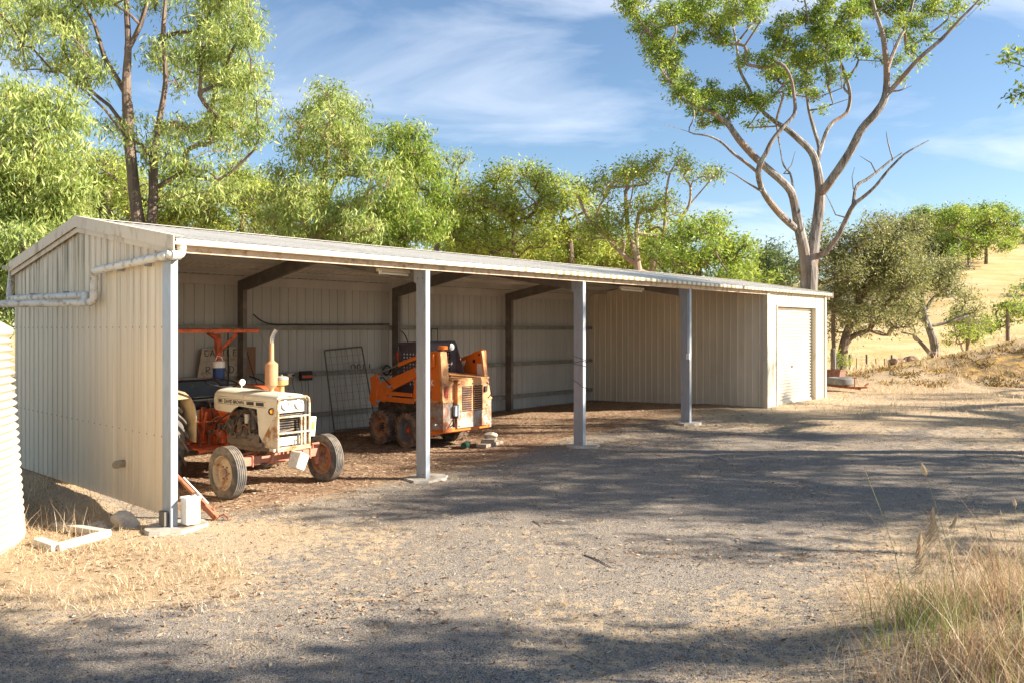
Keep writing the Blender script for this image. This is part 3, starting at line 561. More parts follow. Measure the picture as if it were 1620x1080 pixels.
pipe('downpipe', [(-.02, DEP + .085, 3.03), (-.05, DEP + .09, 2.63), (-.10, DEP - .1, 2.60), (-.10, 2.16, 2.57), (-.13, 2.16, 2.50)], pr, M['pvc'], shed)
for y, z in ((.5, 2.895), (1.25, 2.877), (3.0, 2.59), (4.3, 2.6)): MB().bb((-.105, y - .012, z - .055), (-.02, y + .012, z + .055)).obj('pipe_bracket', M['galv'], shed)
mb = MB(); mb.tube([(-.01, 1.25, .575), (-.055, 1.255, .575), (-.08, 1.27, .57), (-.09, 1.31, .56)], [.045, .045, .047, .045], 14); mb.obj('wall_vent', pm('weathered_vent', (.3, .25, .18), .8, 0, .2, 20, dirt=(.14, .11, .08)), shed, True)
# ---------------------------------------------------------------- fittings in the shed
def batten(t, s, lab):
    z = 2.985; o = thing('light_batten', lab, 'light fitting', W(t, s, z), SHED_ROT + R(6), 'fluorescent battens under the shed eave')
    MB().bb((-.45, -.05, -.045), (.45, .05, 0)).obj('housing', M['cream_trim'], o, bevel=.008); mb = MB(); mb.tube([(-.40, 0, -.066), (.40, 0, -.066)], .014, 8); mb.obj('lamp_tube', M['white'], o, True)
    [MB().bb((x - .012, -.018, -.085), (x + .012, .018, -.04)).obj('lamp_holder', M['white'], o) for x in (-.412, .412)]
batten(3.44, .36, 'fluorescent batten light under the eave beside the second post from the left'); batten(9.62, .62, 'fluorescent batten light under the eave in front of the divider wall')
# cattle sign board
M['board'] = pm('painted_board', (.40, .35, .28), .7, 0, .1, 3, dirt=(.26, .21, .15)); M['ink'] = pm('dark_marker', (.035, .025, .02), .6, 0, 0, 3, bmp=0)
sg = thing('cattle_sign', 'pale board hand lettered CATTLE ON ROAD leaning on the back wall girt', 'sign', W(3.2, DEP - .14, 1.30), SHED_ROT)
MB().prism([(-.40, 0), (.36, 0), (.36, .545), (-.31, .50)], 'y', 0, .012).obj('board', M['board'], sg)
ST = {'C': [[(.9, .85), (.5, 1), (.1, .75), (.05, .4), (.2, .08), (.6, 0), (.95, .15)]], 'A': [[(0, 0), (.5, 1), (1, 0)], [(.2, .38), (.8, .38)]], 'T': [[(0, 1), (1, 1)], [(.5, 1), (.5, 0)]], 'L': [[(.1, 1), (.1, 0), (.8, .02)]],
      'E': [[(.9, 1), (.1, 1), (.1, 0), (.9, 0)], [(.1, .52), (.7, .52)]], 'O': [[(.5, 1), (.1, .75), (.05, .3), (.4, 0), (.85, .2), (.95, .65), (.5, 1)]], 'N': [[(0, 0), (0, 1), (.85, 0), (.85, 1)]], 'R': [[(.1, 0), (.1, 1), (.7, .95), (.8, .7), (.6, .5), (.1, .48), (.9, 0)]], 'D': [[(.1, 0), (.1, 1), (.7, .85), (.9, .45), (.6, .05), (.1, 0)]]}
def letters(mb, txt, x, z, w, h, gap, y, th=.010, plane='y'):
    for ch in txt:
        for stp in ST.get(ch, []):
            for a, b in zip(stp, stp[1:]): mb.beam((x + a[0] * w, y, z + a[1] * h), (x + b[0] * w, y, z + b[1] * h), th, th)
        x += w + gap
mb = MB(); letters(mb, 'CATTLE', -.27, .365, .078, .11, .03, -.004); letters(mb, 'ON', -.06, .235, .06, .075, .03, -.004); letters(mb, 'ROAD', -.25, .06, .10, .12, .05, -.004)
mb.obj('lettering', M['ink'], sg)
for x in (-.27, .3): MB().tube([(x, -.008, .47), (x, 0, .47)], .01, 6).obj('nail', M['ink'], sg)
o = thing('plywood_offcut', 'narrow brown plywood offcut standing on the girt behind the shed column', 'board', W(3.83, DEP - .14, 1.30), SHED_ROT); MB().prism([(-.14, 0), (.10, 0), (.10, .52), (-.14, .52)], 'y', 0, .012).obj('panel', pm('brown_ply', (.24, .13, .07), .7, 0, .2, 4, stretch=(1, 1, .2)), o)
# mesh gate leaning on the back wall
gt = thing('mesh_gate', 'grey steel mesh farm gate leaning on end against the back wall', 'gate', W(6.15, DEP - .30, .12), SHED_ROT)
cr4 = [(-.58, .0), (.46, .0), (.20, 1.66), (-.72, 1.60)]
def gp_(u, v): # bilinear on the gate
    a = Vector((cr4[0][0], 0, cr4[0][1])).lerp(Vector((cr4[1][0], 0, cr4[1][1])), u); b = Vector((cr4[3][0], .14, cr4[3][1])).lerp(Vector((cr4[2][0], .14, cr4[2][1])), u); return a.lerp(b, v)
GM = pm('dull_galvanised_tube', (.13, .13, .13), .55, .3, .15, 8)
pipe('frame', [gp_(0, .0), gp_(0, .5), gp_(0, 1), gp_(.5, 1), gp_(1, 1), gp_(1, 0), gp_(0, 0)], .016, GM, gt, 8, False)
mb = MB(); [mb.tube([gp_(u / 7, 0), gp_(u / 7, .5), gp_(u / 7, 1)], .0035, 4) for u in range(1, 7)]; [mb.tube([gp_(0, v / 11), gp_(1, v / 11)], .0035, 4) for v in range(1, 11)]; mb.obj('wire_mesh', GM, gt)
o = thing('power_point', 'small pale power outlet box on the back wall girt with a black plug', 'power point', W(4.66, DEP - .13, 1.26), SHED_ROT); MB().bb((-.07, -.05, -.04), (.07, 0, .04)).obj('outlet_box', M['cream_trim'], o, bevel=.006); MB().bb((.02, -.09, -.015), (.055, -.045, .02)).obj('plug', M['black'], o)
o = thing('battery_charger', 'black electric fence energiser with orange red stripe on the back wall', 'charger', W(4.99, DEP - .13, 1.15), SHED_ROT); MB().bb((-.13, -.09, 0), (.13, 0, .18)).obj('case', M['black'], o, bevel=.012); MB().bb((-.115, -.096, .05), (.115, -.088, .10)).obj('stripe', pm('orange_stripe', (.6, .1, .03), .4), o)
def cable(name, lab, pts, r=.006, mat=None, cat='cable'):
    P = [W(*p) for p in pts]; o = P[0].copy(); P = [p - o for p in P]; out = []
    for i in range(len(P) - 1):
        p0, p1, p2, p3 = P[max(i - 1, 0)], P[i], P[i + 1], P[min(i + 2, len(P) - 1)]
        for k in range(6):
            f = k / 6; out.append(.5 * ((2 * p1) + (p2 - p0) * f + (2 * p0 - 5 * p1 + 4 * p2 - p3) * f * f + (3 * p1 - p0 - 3 * p2 + p3) * f ** 3))
    out.append(P[-1]); mb = MB(); mb.tube(out, r, 6); x = mb.obj(name, mat or M['black'], None, True, loc=o); return tag(x, lab, cat)
DI = DEP - .14
cable('wall_cable', 'black cord drooping from the power outlet box on the back wall', [(4.69, DI - .08, 1.26), (4.72, DI, 1.1), (4.80, DI, .85), (4.95, DI, .7)])
cable('charger_lead', 'left thin lead hanging from the energiser on the back wall', [(4.90, DI, 1.15), (4.93, DI, .95), (4.87, DI, .75), (4.97, DI, .55)], .005)
cable('charger_lead', 'right thin lead hanging from the energiser on the back wall', [(5.06, DI, 1.15), (5.08, DI, .9), (5.07, DI, .6)], .005)
cable('poly_pipe', 'black poly pipe lying along the upper girt and curling up at its left end', [(3.88, DI, 2.42), (4.05, DI, 2.30), (4.3, DI, 2.235), (4.8, DI, 2.235), (5.6, DI, 2.235), (6.6, DI, 2.245), (7.1, DI, 2.25)], .013, cat='pipe')
cable('black_hose', 'black hose bowing down the back wall behind the skid steer cab', [(7.33, DI, 2.14), (7.5, DI, 2.05), (7.62, DI, 1.85), (7.66, DI, 1.6)], .012, cat='hose')
cable('hanging_cable', 'black cable hanging in front of the sign beside the shed column', [(3.36, DI - .03, 2.15), (3.36, DI - .04, 1.8), (3.37, DI - .03, 1.3), (3.35, DI - .03, .95), (3.3, DI - .03, .8)], .012)
cable('hanging_cable', 'thin black cable looping beside the brown board at the first column', [(3.75, DI, 1.75), (3.85, DI, 1.4), (3.95, DI, 1.1), (3.85, DI, 1.0), (3.72, DI, 1.05)], .008)
cable('metal_bar', 'black bar resting on the middle girt right of the first column', [(3.8, DI, 1.28), (4.05, DI - .02, 1.17), (4.3, DI - .02, .98)], .012, cat='bar')
cable('wire_strand', 'thin brown wire hanging down the back wall behind the exhaust stack', [(3.98, DI, 2.15), (4.1, DI, 1.9), (4.25, DI, 1.6), (4.26, DI, 1.2)], .003, M['rustybar'], 'wire')
for i, t in enumerate((6.14, 6.28, 6.42, 6.56)):
    lab = ('horseshoe leaning on the back girt, first from the left of four behind the gate', 'horseshoe on the back girt, second from the left of four', 'horseshoe on the back girt, third from the left of four', 'horseshoe on the back girt nearest the cable coil, last of four')[i]
    mb = MB(); mb.tube([(.055 * math.cos(a), 0, .055 + .055 * math.sin(a)) for a in np.linspace(-.7, math.pi + .7, 12)], .009, 6); tag(mb.obj('horseshoe', M['black'], None, True, loc=W(t, DEP - .15, 1.31)), lab, 'horseshoe', 'horseshoes on the back girt').rotation_euler = (0, 0, SHED_ROT + .3 * i)
mb = MB(); [mb.tube([(rr * math.cos(a), .012 * j, rr * math.sin(a)) for a in np.linspace(0, 6.283, 20)], .008, 5) for j, rr in enumerate((.1, .085, .11))]; tag(mb.obj('wire_coil', M['black'], None, True, loc=W(7.02, DEP - .17, 1.27)), 'small black coil of wire hanging at the second back column', 'wire coil').rotation_euler = (0, 0, SHED_ROT)
o = thing('wall_bracket', 'empty rectangular wire bracket on the back wall above the skid steer', 'bracket', W(8.42, DEP - .13, 1.85), SHED_ROT); pipe('wire_frame', [(-.09, 0, 0), (.09, 0, 0), (.09, 0, .3), (-.09, 0, .3), (-.09, 0, 0)], .008, M['black'], o, 6, False)
o = thing('switch_box', 'small white switch on the fourth front post with its conduit above', 'switch', W(3 * BAY - .042, .02, 1.58), SHED_ROT); MB().bb((-.03, -.045, -.055), (.0, .035, .055)).obj('box', M['white'], o, bevel=.005); MB().tube([(-.012, 0, .05), (-.012, 0, 1.3)], .011, 8).obj('conduit', M['galv'], o, True)
g3 = G(W(2 * BAY, .1)); mb = MB()
for z, tl in ((1.63, .05), (1.60, -.04), (1.52, .02), (1.15, .12)): mb.tube([(-.048, -.02, z - g3), (-.048, .2, z + tl - g3), (.05, .2, z + tl * .6 - g3), (.05, -.02, z - .02 - g3), (-.048, -.02, z - g3)], .004, 5)
tag(mb.obj('tie_wire', M['black'], None, True, loc=W(2 * BAY, 0, g3)), 'loops of dark wire tied round the third front post', 'wire').rotation_euler = (0, 0, SHED_ROT)
# drum, drawbar, rock, frame on the grass
z = .045
o = thing('plastic_drum', 'white square plastic drum beside the near corner post on the concrete footing', 'drum', W(.15, -.07, z), SHED_ROT)
MB().box((0, 0, .15), (.16, .15, .28)).obj('body', M['white'], o, bevel=.02); MB().box((0, 0, .292), (.17, .16, .025)).obj('rim', M['white'], o, bevel=.005); MB().tube([(.06, -.06, .29), (.06, -.02, .33), (.06, .04, .33), (.06, .06, .29)], .008, 6).obj('handle', M['darkframe'], o, True)
a = WG(.52, .12, .05); b = W(.14, .75, .72); o = thing('rusty_drawbar', 'rusty red steel drawbar leaning inside the near corner of the shed', 'bar', a); d = b - a
MB().tube([(0, 0, 0), d * .5, d], [.028, .024, .024], 10).obj('shaft', M['rustybar'], o, True); mb = MB(); mb.beam(-d * .05, d * .22, .075, .06); mb.tube([d * .1 + Vector((-.06, 0, 0)), d * .1 + Vector((.07, 0, 0))], .02, 8); mb.tube([(.05, 0, -.01), (.11, 0, .015), (.16, -.02, -.02), (.17, -.03, -.045)], .013, 6); mb.obj('clevis', M['rustybar'], o, bevel=.006)
MB().tube([Vector((-.06, -.02, .14)), Vector((-.06, -.02, .14)) + d * .42], .009, 6).obj('rod', M['white'], o, True)
def rock(name, lab, cat, loc, sz, seed, mat, grp=None):
    import bmesh
    bm = bmesh.new(); bmesh.ops.create_icosphere(bm, subdivisions=3, radius=1); r2 = random.Random(seed); f = [Vector((r2.uniform(-1, 1), r2.uniform(-1, 1), r2.uniform(-1, 1))).normalized() for _ in range(9)]; h = [r2.uniform(.55, .85) for _ in f]
    for v in bm.verts:
        for q, k in zip(f, h):
            e = v.co.dot(q) - k
            if e > 0: v.co -= q * e * .9
        v.co += Vector((r2.uniform(-1, 1), r2.uniform(-1, 1), r2.uniform(-1, 1))) * .02; v.co.x *= sz[0]; v.co.y *= sz[1]; v.co.z *= sz[2]
    me = bpy.data.meshes.new(name); bm.to_mesh(me); bm.free(); me.materials.append(mat); x = bpy.data.objects.new(name, me); COL.objects.link(x); x.location = loc; return tag(x, lab, cat, grp)
M['stone'] = pm('weathered_stone', (.44, .4, .33), .9, 0, .2, 12, dirt=(.25, .2, .14), bmp=.7); M['redstone'] = pm('red_brown_stone', (.30, .19, .13), .9, 0, .25, 10, bmp=.7)
rock('rock', 'pale white rock against the foot of the gable wall', 'rock', WG(-.28, .55, .07), (.17, .13, .13), 4, M['conc'])
rock('rock', 'flat tan rock in front of the pale rock by the gable wall', 'rock', WG(-.42, .95, .02), (.2, .14, .07), 5, M['stone'])
def slab(name, lab, pts, th, mat, cat):
    c = sum((Vector(p) for p in pts), Vector()) / len(pts); c.z = 0; P = [Vector(p) - c for p in pts]; mb = MB(); mb.prism([(p.x, p.y) for p in P], 'z', 0, th); zz = min(G(p) for p in pts); x = mb.obj(name, mat, None, bevel=.008, loc=(c.x, c.y, zz - .01)); return tag(x, lab, cat)
fr = [W(-.74, 1.27), W(-.60, .22), W(-1.13, .06), W(-1.22, .75)]
cf = Vector((sum(p.x for p in fr) / 4, sum(p.y for p in fr) / 4, 0)); cf.z = float(GR(cf.x, cf.y)) + .02; o = thing('concrete_edging', 'broken square of pale concrete edging lying in the dry grass by the tank', 'edging', cf)
for a, b in ((fr[0], fr[1]), (fr[1], fr[2]), (fr[2], fr[2].lerp(fr[3], .55))): a = Vector((a.x, a.y, float(GR(a.x, a.y)) + .03)); b = Vector((b.x, b.y, float(GR(b.x, b.y)) + .03)); MB().beam(a - cf, b - cf, .10, .07).obj('kerb_bar', pm('pale_concrete', (.6, .55, .46), .9, 0, .1, 10, bmp=.5), o, bevel=.01)
# corrugated water tank with cone lid
tk = thing('water_tank', 'cream corrugated water tank with conical lid beside the gable end', 'water tank', (-6.36, 7.53, -.12))
R0, R1, HT = 1.52, 1.40, 2.28; prof = []; nr = 27
for i in range(nr * 6 + 1):
    f = i / (nr * 6); z = .10 + (HT - .16) * f; prof.append((R0 + (R1 - R0) * f + .026 * math.cos(2 * math.pi * i / 6), z))
prof = [(R0 + .03, 0), (R0 + .03, .08)] + prof + [(R1 + .03, HT - .05), (R1 + .03, HT)]
M['tank'] = pm('cream_poly_tank', (.50, .445, .345), .5, 0, .05, 2, dirt=(.5, .4, .26), dlo=.55, dhi=.75, dscale=3, stretch=(1, 1, .5))
MB().lathe(prof, n=72).obj('tank_wall', M['tank'], tk, True); MB().lathe([(R1 + .03, HT), (R1 - .1, HT + .08), (R1 - .16, HT + .22), (R1 - .25, HT + .27), (.32, HT + .40), (.32, HT + .48), (0, HT + .48)], n=64).obj('lid', M['tank'], tk, True)
# loose things on the yard
def twig(lab, px0, py0, px1, py1, r=.008, mat=None):
    def gp2(px, py):
        z = .0
        for _ in range(4):
            Y = FPX * (CAM_H - z) / (py - 520); X = (px - 810) / FPX * Y; z = float(GR(X, Y))
        return Vector((X, Y, z + r))
    a, b = gp2(px0, py0), gp2(px1, py1); m = (a + b) / 2 + Vector((.012, .01, .004)); mb = MB(); mb.tube([Vector(), m - a, b - a], [r, r * .9, r * .5], 6); mb.tube([m - a, m - a + Vector((.06, .08, .02))], [r * .5, r * .2], 5); return tag(mb.obj('fallen_stick', mat or M['bk_dark'], None, True, loc=a), lab, 'stick', 'sticks lying on the yard')
twig('dark stick on the gravel in the middle foreground', 925, 878, 968, 898, .006); twig('short dark stick in the shade left of centre of the yard', 843, 824, 856, 833, .005); twig('long pale stick half hidden in straw at the bottom left', 905, 1035, 960, 1062, .006, M['wood'])
def at_skid(t, s): p = W(t, s); p.z = float(GR(p.x, p.y)); return p
o = thing('timber_blocks', 'stack of two grey timber offcuts under the rear of the skid steer', 'timber', at_skid(6.35, 1.42), SHED_ROT + .25)
MB().box((0, 0, .035), (.62, .2, .06)).obj('bottom_plank', M['wood'], o, bevel=.006); mb = MB(); mb.box((.05, .05, .09), (.45, .22, .045), (0, 0, .35)); mb.obj('top_plank', M['wood'], o, bevel=.006)
rock('rock', 'rough pale rock on the timber offcuts under the skid steer', 'rock', at_skid(6.48, 1.55) + Vector((0, 0, .155)), (.15, .11, .06), 8, M['stone'])
o = thing('green_bottle', 'dark green plastic bottle lying under the rear of the skid steer', 'bottle', at_skid(5.95, 1.62) + Vector((0, 0, .06)), SHED_ROT + .5); MB().lathe([(0, -.14), (.055, -.14), (.06, -.1), (.06, .06), (.025, .12), (.022, .17), (0, .17)], axis='x', n=16).obj('body', pm('dark_green_plastic', (.015, .06, .04), .4, bmp=0), o, True); MB().lathe([(0, .17), (.026, .17), (.026, .2), (0, .2)], axis='x', n=12).obj('cap', M['black'], o, True)
# ---------------------------------------------------------------- tractor (x to the right seen from the front, y rearwards)
CREAM = pm('rust_stained_cream_paint', (.70, .65, .53), .5, 0, .08, 5, dirt=(.44, .29, .15), dlo=.58, dhi=.78, dscale=3.5)
CREAMR = pm('rusty_cream_guard', (.60, .52, .38), .6, 0, .12, 6, dirt=(.33, .15, .05), dlo=.46, dhi=.62, dscale=7, dirt2=RUST)
ORG = pm('faded_orange_red_paint', (.55, .10, .03), .5, 0, .2, 8, dirt=(.22, .075, .035), dlo=.48, dhi=.62, dscale=9)
PINK = pm('sunbleached_red_axle', (.44, .17, .11), .7, 0, .15, 8, dirt=(.36, .21, .14), dlo=.48, dhi=.64, dscale=6)
GREASE = pm('greasy_cast_iron', (.075, .062, .052), .6, .2, .35, 9, dirt=(.2, .145, .10), dlo=.5, dhi=.62, dscale=11)
FRAME = pm('dusty_brown_frame', (.17, .135, .105), .8, 0, .2, 6, dirt=(.26, .2, .15))
TAN = pm('tan_muffler_paint', (.47, .25, .13), .6, 0, .1, 6, dirt=(.3, .16, .08), dlo=.56, dhi=.7)
CHROME = pm('tarnished_chrome', (.55, .55, .55), .25, .9, .1, 6, bmp=0)
tr = thing('old_tractor', 'old cream and orange red tractor with canopy parked in the first bay', 'tractor', WG(1.925, 1.055, .0), SHED_ROT + R(3.4))
def tyre(r, w, n=56, lug=None, groove=True):
    mb = MB(); h = w / 2; pr_ = [(r * .62, -h * .62), (r * .68, -h * .92), (r * .84, -h * 1.02), (r * .94, -h * .9), (r * .985, -h * .72)]
    if groove:
        for i in range(5): a = -h * .66 + i * h * .33; pr_ += [(r, a - h * .11), (r, a + h * .11), (r * .967, a + h * .13), (r * .967, a + h * .20)]
        pr_ = pr_[:-2]
    else: pr_ += [(r * .985, -h * .3), (r * .985, h * .3)]
    pr_ += [(r * .985, h * .72), (r * .94, h * .9), (r * .84, h * 1.02), (r * .68, h * .92), (r * .62, h * .62), (r * .62, -h * .62)]
    mb.lathe(pr_, axis='x', n=n)
    if lug:
        L, T, HT_ = lug
        for k in range(L):
            for sgn in (-1, 1):
                a = 2 * math.pi * (k + (.5 if sgn > 0 else 0)) / L; da = T[1]
                for j in range(3):
                    f0, f1 = j / 3, (j + 1) / 3; x0, x1 = sgn * h * (.04 + .94 * f0), sgn * h * (.04 + .94 * f1); a0, a1 = a + da * f0, a + da * f1
                    vs = []
                    for x, aa in ((x0, a0), (x1, a1)):
                        for d in (-T[0], T[0]):
                            for rr in (r * .94, r + HT_): q = aa + d / r; vs.append((x, rr * math.cos(q), rr * math.sin(q)))
                    mb.add(vs, [(0, 1, 3, 2), (4, 6, 7, 5), (0, 4, 5, 1), (2, 3, 7, 6), (1, 5, 7, 3), (0, 2, 6, 4)])
    return mb
def wheel(par, x, y, r, w, rimmat, side, hubmat, lug=None, groove=True, tm=None, n=56):
    t = tyre(r, w, n, lug, groove).obj('wheel', tm or M['tyre'], par, True, loc=(x, y, r)); s = side
    rim = MB().lathe([(r * .66, s * w * .44), (r * .62, s * w * .46), (r * .6, s * w * .38), (r * .56, s * w * .30), (r * .54, s * w * .12), (r * .44, s * w * .06), (r * .30, s * w * .16), (r * .16, s * w * .2), (0, s * w * .2)], axis='x', n=36).obj('rim', rimmat, t, True)
    MB().lathe([(r * .65, -s * w * .4), (r * .58, -s * w * .34), (r * .54, -s * w * .1), (r * .40, -s * w * .0), (.0, s * w * .0)], axis='x', n=30).obj('inner_rim', rimmat, t, True)
    mb = MB(); mb.lathe([(r * .17, s * w * .15), (r * .17, s * w * .34), (r * .10, s * w * .42), (0, s * w * .44)], axis='x', n=16)
    for k in range(6): a = k * 1.047; mb.lathe([(.012, s * w * .14), (.012, s * w * .27), (0, s * w * .27)], (0, r * .25 * math.cos(a), r * .25 * math.sin(a)), 'x', 6)
    mb.obj('hub', hubmat, t, True); return t
RIMC = pm('dusty_cream_rim', (.46, .37, .25), .7, 0, .15, 6, dirt=(.3, .14, .07), dlo=.5, dhi=.64); RIMR = pm('rusty_orange_rim', (.36, .14, .07), .75, 0, .2, 6, dirt=(.42, .28, .15), dlo=.44, dhi=.62)
HUBM = pm('rusty_grey_hub', (.30, .17, .12), .8, 0, .25, 14, dirt=(.36, .27, .19), dlo=.45, dhi=.6); wheel(tr, -.775, 0, .335, .165, RIMC, -1, HUBM); wheel(tr, .745, 0, .335, .165, RIMR, -1, HUBM); 
for x in (-.83, .83): wheel(tr, x, 1.72, .60, .30, RIMR, -1, ORG, lug=(20, (.022, .34), .035), groove=False, n=48)
mb = MB(); mb.beam((-.36, 0, .445), (.36, 0, .445), .085, .085); mb.beam((-.60, 0, .44), (-.33, 0, .44), .11, .11); mb.beam((.33, 0, .44), (.6, 0, .44), .11, .11); mb.beam((-.46, 0, .44), (-.44, 0, .44), .14, .15); mb.beam((.44, 0, .44), (.46, 0, .44), .14, .15)
mb.prism([(-.2, .38), (.2, .38), (.13, .52), (-.13, .52)], 'y', -.09, .09); mb.obj('front_axle', PINK, tr, bevel=.008)
for sx in (-1, 1):
    mb = MB(); mb.tube([(sx * .61, 0, .27), (sx * .61, 0, .54)], .035, 10); mb.tube([(sx * .61, 0, .335), (sx * .76, 0, .335)], .03, 10); mb.beam((sx * .61, -.01, .5), (sx * .5, .16, .5), .05, .02); mb.tube([(sx * .5, .16, .5), (sx * .2, .3, .5)], .014, 8)
    if sx > 0: mb.tube([(.52, -.02, .47), (.50, -.04, .56), (.60, -.05, .56)], .018, 8)
    mb.obj('steering_linkage', PINK, tr, True)
mb = MB(); mb.bb((-.17, -.02, .52), (.17, .26, .64)); mb.bb((-.20, .18, .56), (-.175, .95, .74)); mb.bb((.175, .18, .56), (.20, .95, .74)); mb.bb((-.215, .16, .575), (-.2, .45, .72)); mb.bb((-.17, .2, .5), (.17, .95, .58)); mb.tube([(-.32, -.02, .63), (-.18, .02, .63)], .03, 10); mb.obj('front_frame', FRAME, tr, bevel=.006)
mb = MB(); mb.bb((-.14, .15, .62), (.14, .92, 1.04)); mb.bb((-.10, .18, 1.04), (.12, .85, 1.16))
for k in range(3): mb.tube([(-.15, .3 + .2 * k, .95), (-.24, .32 + .2 * k, .9), (-.22, .36 + .2 * k, .75)], [.035, .03, .025], 8)
mb.tube([(-.2, .28, .8), (-.2, .28, 1.02)], .045, 12); mb.tube([(-.19, .62, .70), (-.19, .62, .95)], .05, 12); mb.tube([(-.24, .82, .80), (-.10, .82, .80)], .12, 16); mb.bb((-.22, .42, .66), (-.12, .58, .86))
mb.tube([(-.2, .15, .85), (-.24, .25, 1.05), (-.18, .5, 1.1)], .02, 8); mb.tube([(-.16, .5, 1.08), (-.25, .6, .95), (-.24, .75, .7)], .012, 6); mb.tube([(-.21, .9, 1.05), (-.25, .8, .85), (-.23, .65, .66)], .01, 6); mb.lathe([(.11, 0), (.11, .02), (0, .02)], (0, .10, .93), 'y', 18); mb.obj('engine', GREASE, tr, bevel=.008)
HM = (M['black'], pm('oily_copper_pipe', (.3, .16, .08), .4, .4, .2, 10), pm('dusty_hose', (.14, .12, .1), .8))
for i, pts in enumerate([[(-.18, .2, 1.1), (-.235, .3, 1.0), (-.23, .42, 1.04), (-.2, .6, 1.1)], [(-.21, .32, .78), (-.245, .45, .86), (-.24, .62, .8), (-.2, .72, .74)], [(-.2, .7, 1.08), (-.25, .78, .98), (-.25, .88, .84), (-.26, 1.05, .66)], [(-.16, .86, 1.0), (-.27, .95, .92), (-.3, 1.05, .82), (-.26, 1.15, .66)], [(-.14, 1.1, .95), (-.22, 1.2, .9), (-.3, 1.3, .8), (-.32, 1.4, .6)], [(-.2, .24, .7), (-.235, .36, .66), (-.235, .55, .68), (-.2, .8, .64)]]):
    MB().tube(pts, .009 + .003 * (i % 2), 6).obj('engine_hose', HM[i % 3], tr, True)
for y, z, r in ((.34, .93, .035), (.5, .98, .03), (.68, .88, .045), (.3, .72, .04)): MB().tube([(-.14, y, z), (-.21, y, z)], [r, r * .9], 12).obj('engine_fitting', HM[1 if r < .036 else 2], tr, True)
for y, z in ((1.02, .80), (1.14, .76), (1.28, .72), (1.4, .8)): MB().tube([(-.17, y, z), (-.23, y, z)], [.03, .026], 10).obj('gearbox_cap', HM[2], tr, True)
MB().tube([(-.23, .40, .88), (-.23, .40, 1.0)], .04, 12).obj('fuel_filter', pm('dull_alloy', (.45, .42, .36), .5, .3, .15, 12), tr, True)
mb = MB(); mb.bb((-.17, .92, .5), (.17, 1.45, .82)); mb.bb((-.14, 1.4, .46), (.14, 2.0, .78)); mb.tube([(-.7, 1.72, .60), (.7, 1.72, .60)], .10, 16); mb.tube([(-.26, 1.72, .60), (-.14, 1.72, .60)], .17, 18); mb.bb((-.24, 1.0, .55), (-.17, 1.25, .74)); mb.tube([(-.25, .98, .68), (-.25, 1.15, .72)], .05, 10); mb.bb((-.12, 1.0, .82), (.12, 1.3, .95)); mb.obj('gearbox', ORG, tr, bevel=.012)
mb = MB(); mb.tube([(-.13, .86, 1.02), (-.13, 1.16, 1.0)], .085, 16); mb.tube([(-.12, .92, .92), (-.12, 1.14, .90)], .055, 14); mb.obj('air_tank', pm('bright_orange_cylinder', (.68, .13, .03), .4, 0, .1, 6, dirt=(.2, .08, .04)), tr, True)
mb = MB(); mb.bb((-.62, .95, .50), (-.2, 1.5, .515)); mb.bb((.2, .95, .50), (.62, 1.5, .515)); mb.beam((-.62, .95, .49), (-.15, .80, .50), .05, .03); mb.beam((-.6, 1.2, .5), (-.62, 1.6, .62), .05, .03); mb.beam((.2, .95, .49), (.62, .95, .49), .04, .03); mb.bb((-.62, .93, .46), (-.2, .955, .52)); mb.obj('footplate', ORG, tr)
mb = MB(); 
for a, b in (((-.2, 1.28, .8), (-.3, 1.22, 1.12)), ((-.1, 1.25, .9), (-.14, 1.2, 1.2)), ((-.36, 1.15, .52), (-.4, 1.05, .72)), ((-.45, 1.2, .52), (-.5, 1.3, 1.0)), ((.1, 1.25, .9), (.14, 1.2, 1.2)), ((-.28, 1.05, .55), (-.3, .98, .8))): mb.tube([a, b], .011, 6); mb.tube([b, Vector(b) + Vector((0, 0, .03))], .022, 8)
mb.beam((-.43, 1.03, .72), (-.33, 1.03, .72), .07, .015); mb.obj('control_lever', GREASE, tr)
mb = MB(); mb.bb((-.30, 1.48, .82), (.0, 1.52, 1.0)); mb.bb((-.33, 1.35, .70), (-.28, 1.4, 1.04)); mb.beam((-.38, 1.3, .6), (-.3, 1.3, .98), .05, .02); mb.obj('seat_support', ORG, tr)
# bonnet
sidep = [(-.27, 1.205), (-.27, .66), (.05, .66), (.13, .74), (.18, 1.085), (.60, 1.10), (.72, 1.06), (.80, 1.00), (1.18, 1.01), (1.22, 1.05), (1.22, 1.19), (1.16, 1.205)]
mb = MB(); mb.prism(sidep, 'x', -.232, -.222); mb.prism(sidep, 'x', .222, .232)
cs = [(-.232, 1.20), (-.225, 1.235), (-.20, 1.262), (-.15, 1.282), (-.07, 1.292), (0, 1.295), (.07, 1.292), (.15, 1.282), (.20, 1.262), (.225, 1.235), (.232, 1.20)]
vs = []; Y0 = [-.27, -.25, 0, .5, 1.0, 1.20, 1.23]
for i, y in enumerate(Y0):
    dz = [-.022, -.004, .0, .006, .012, .012, -.01][i]; sc = [.94, 1, 1, 1, 1, 1, .96][i]; vs += [(x * sc, y, z + dz) for x, z in cs]
m_ = len(cs); mb.add(vs, [(i * m_ + j, i * m_ + j + 1, (i + 1) * m_ + j + 1, (i + 1) * m_ + j) for i in range(len(Y0) - 1) for j in range(m_ - 1)]); mb.prism([(x, z) for x, z in cs] + [(.22, 1.05), (-.22, 1.05)], 'y', 1.2, 1.212)
bn = mb.obj('bonnet', CREAM, tr, True, solid=.004)
DK = pm('decal_black', (.03, .03, .032), .5, 0, .3, 20, dirt=(.3, .26, .2), dlo=.56, dhi=.7, dscale=20, bmp=0)
mb = MB()
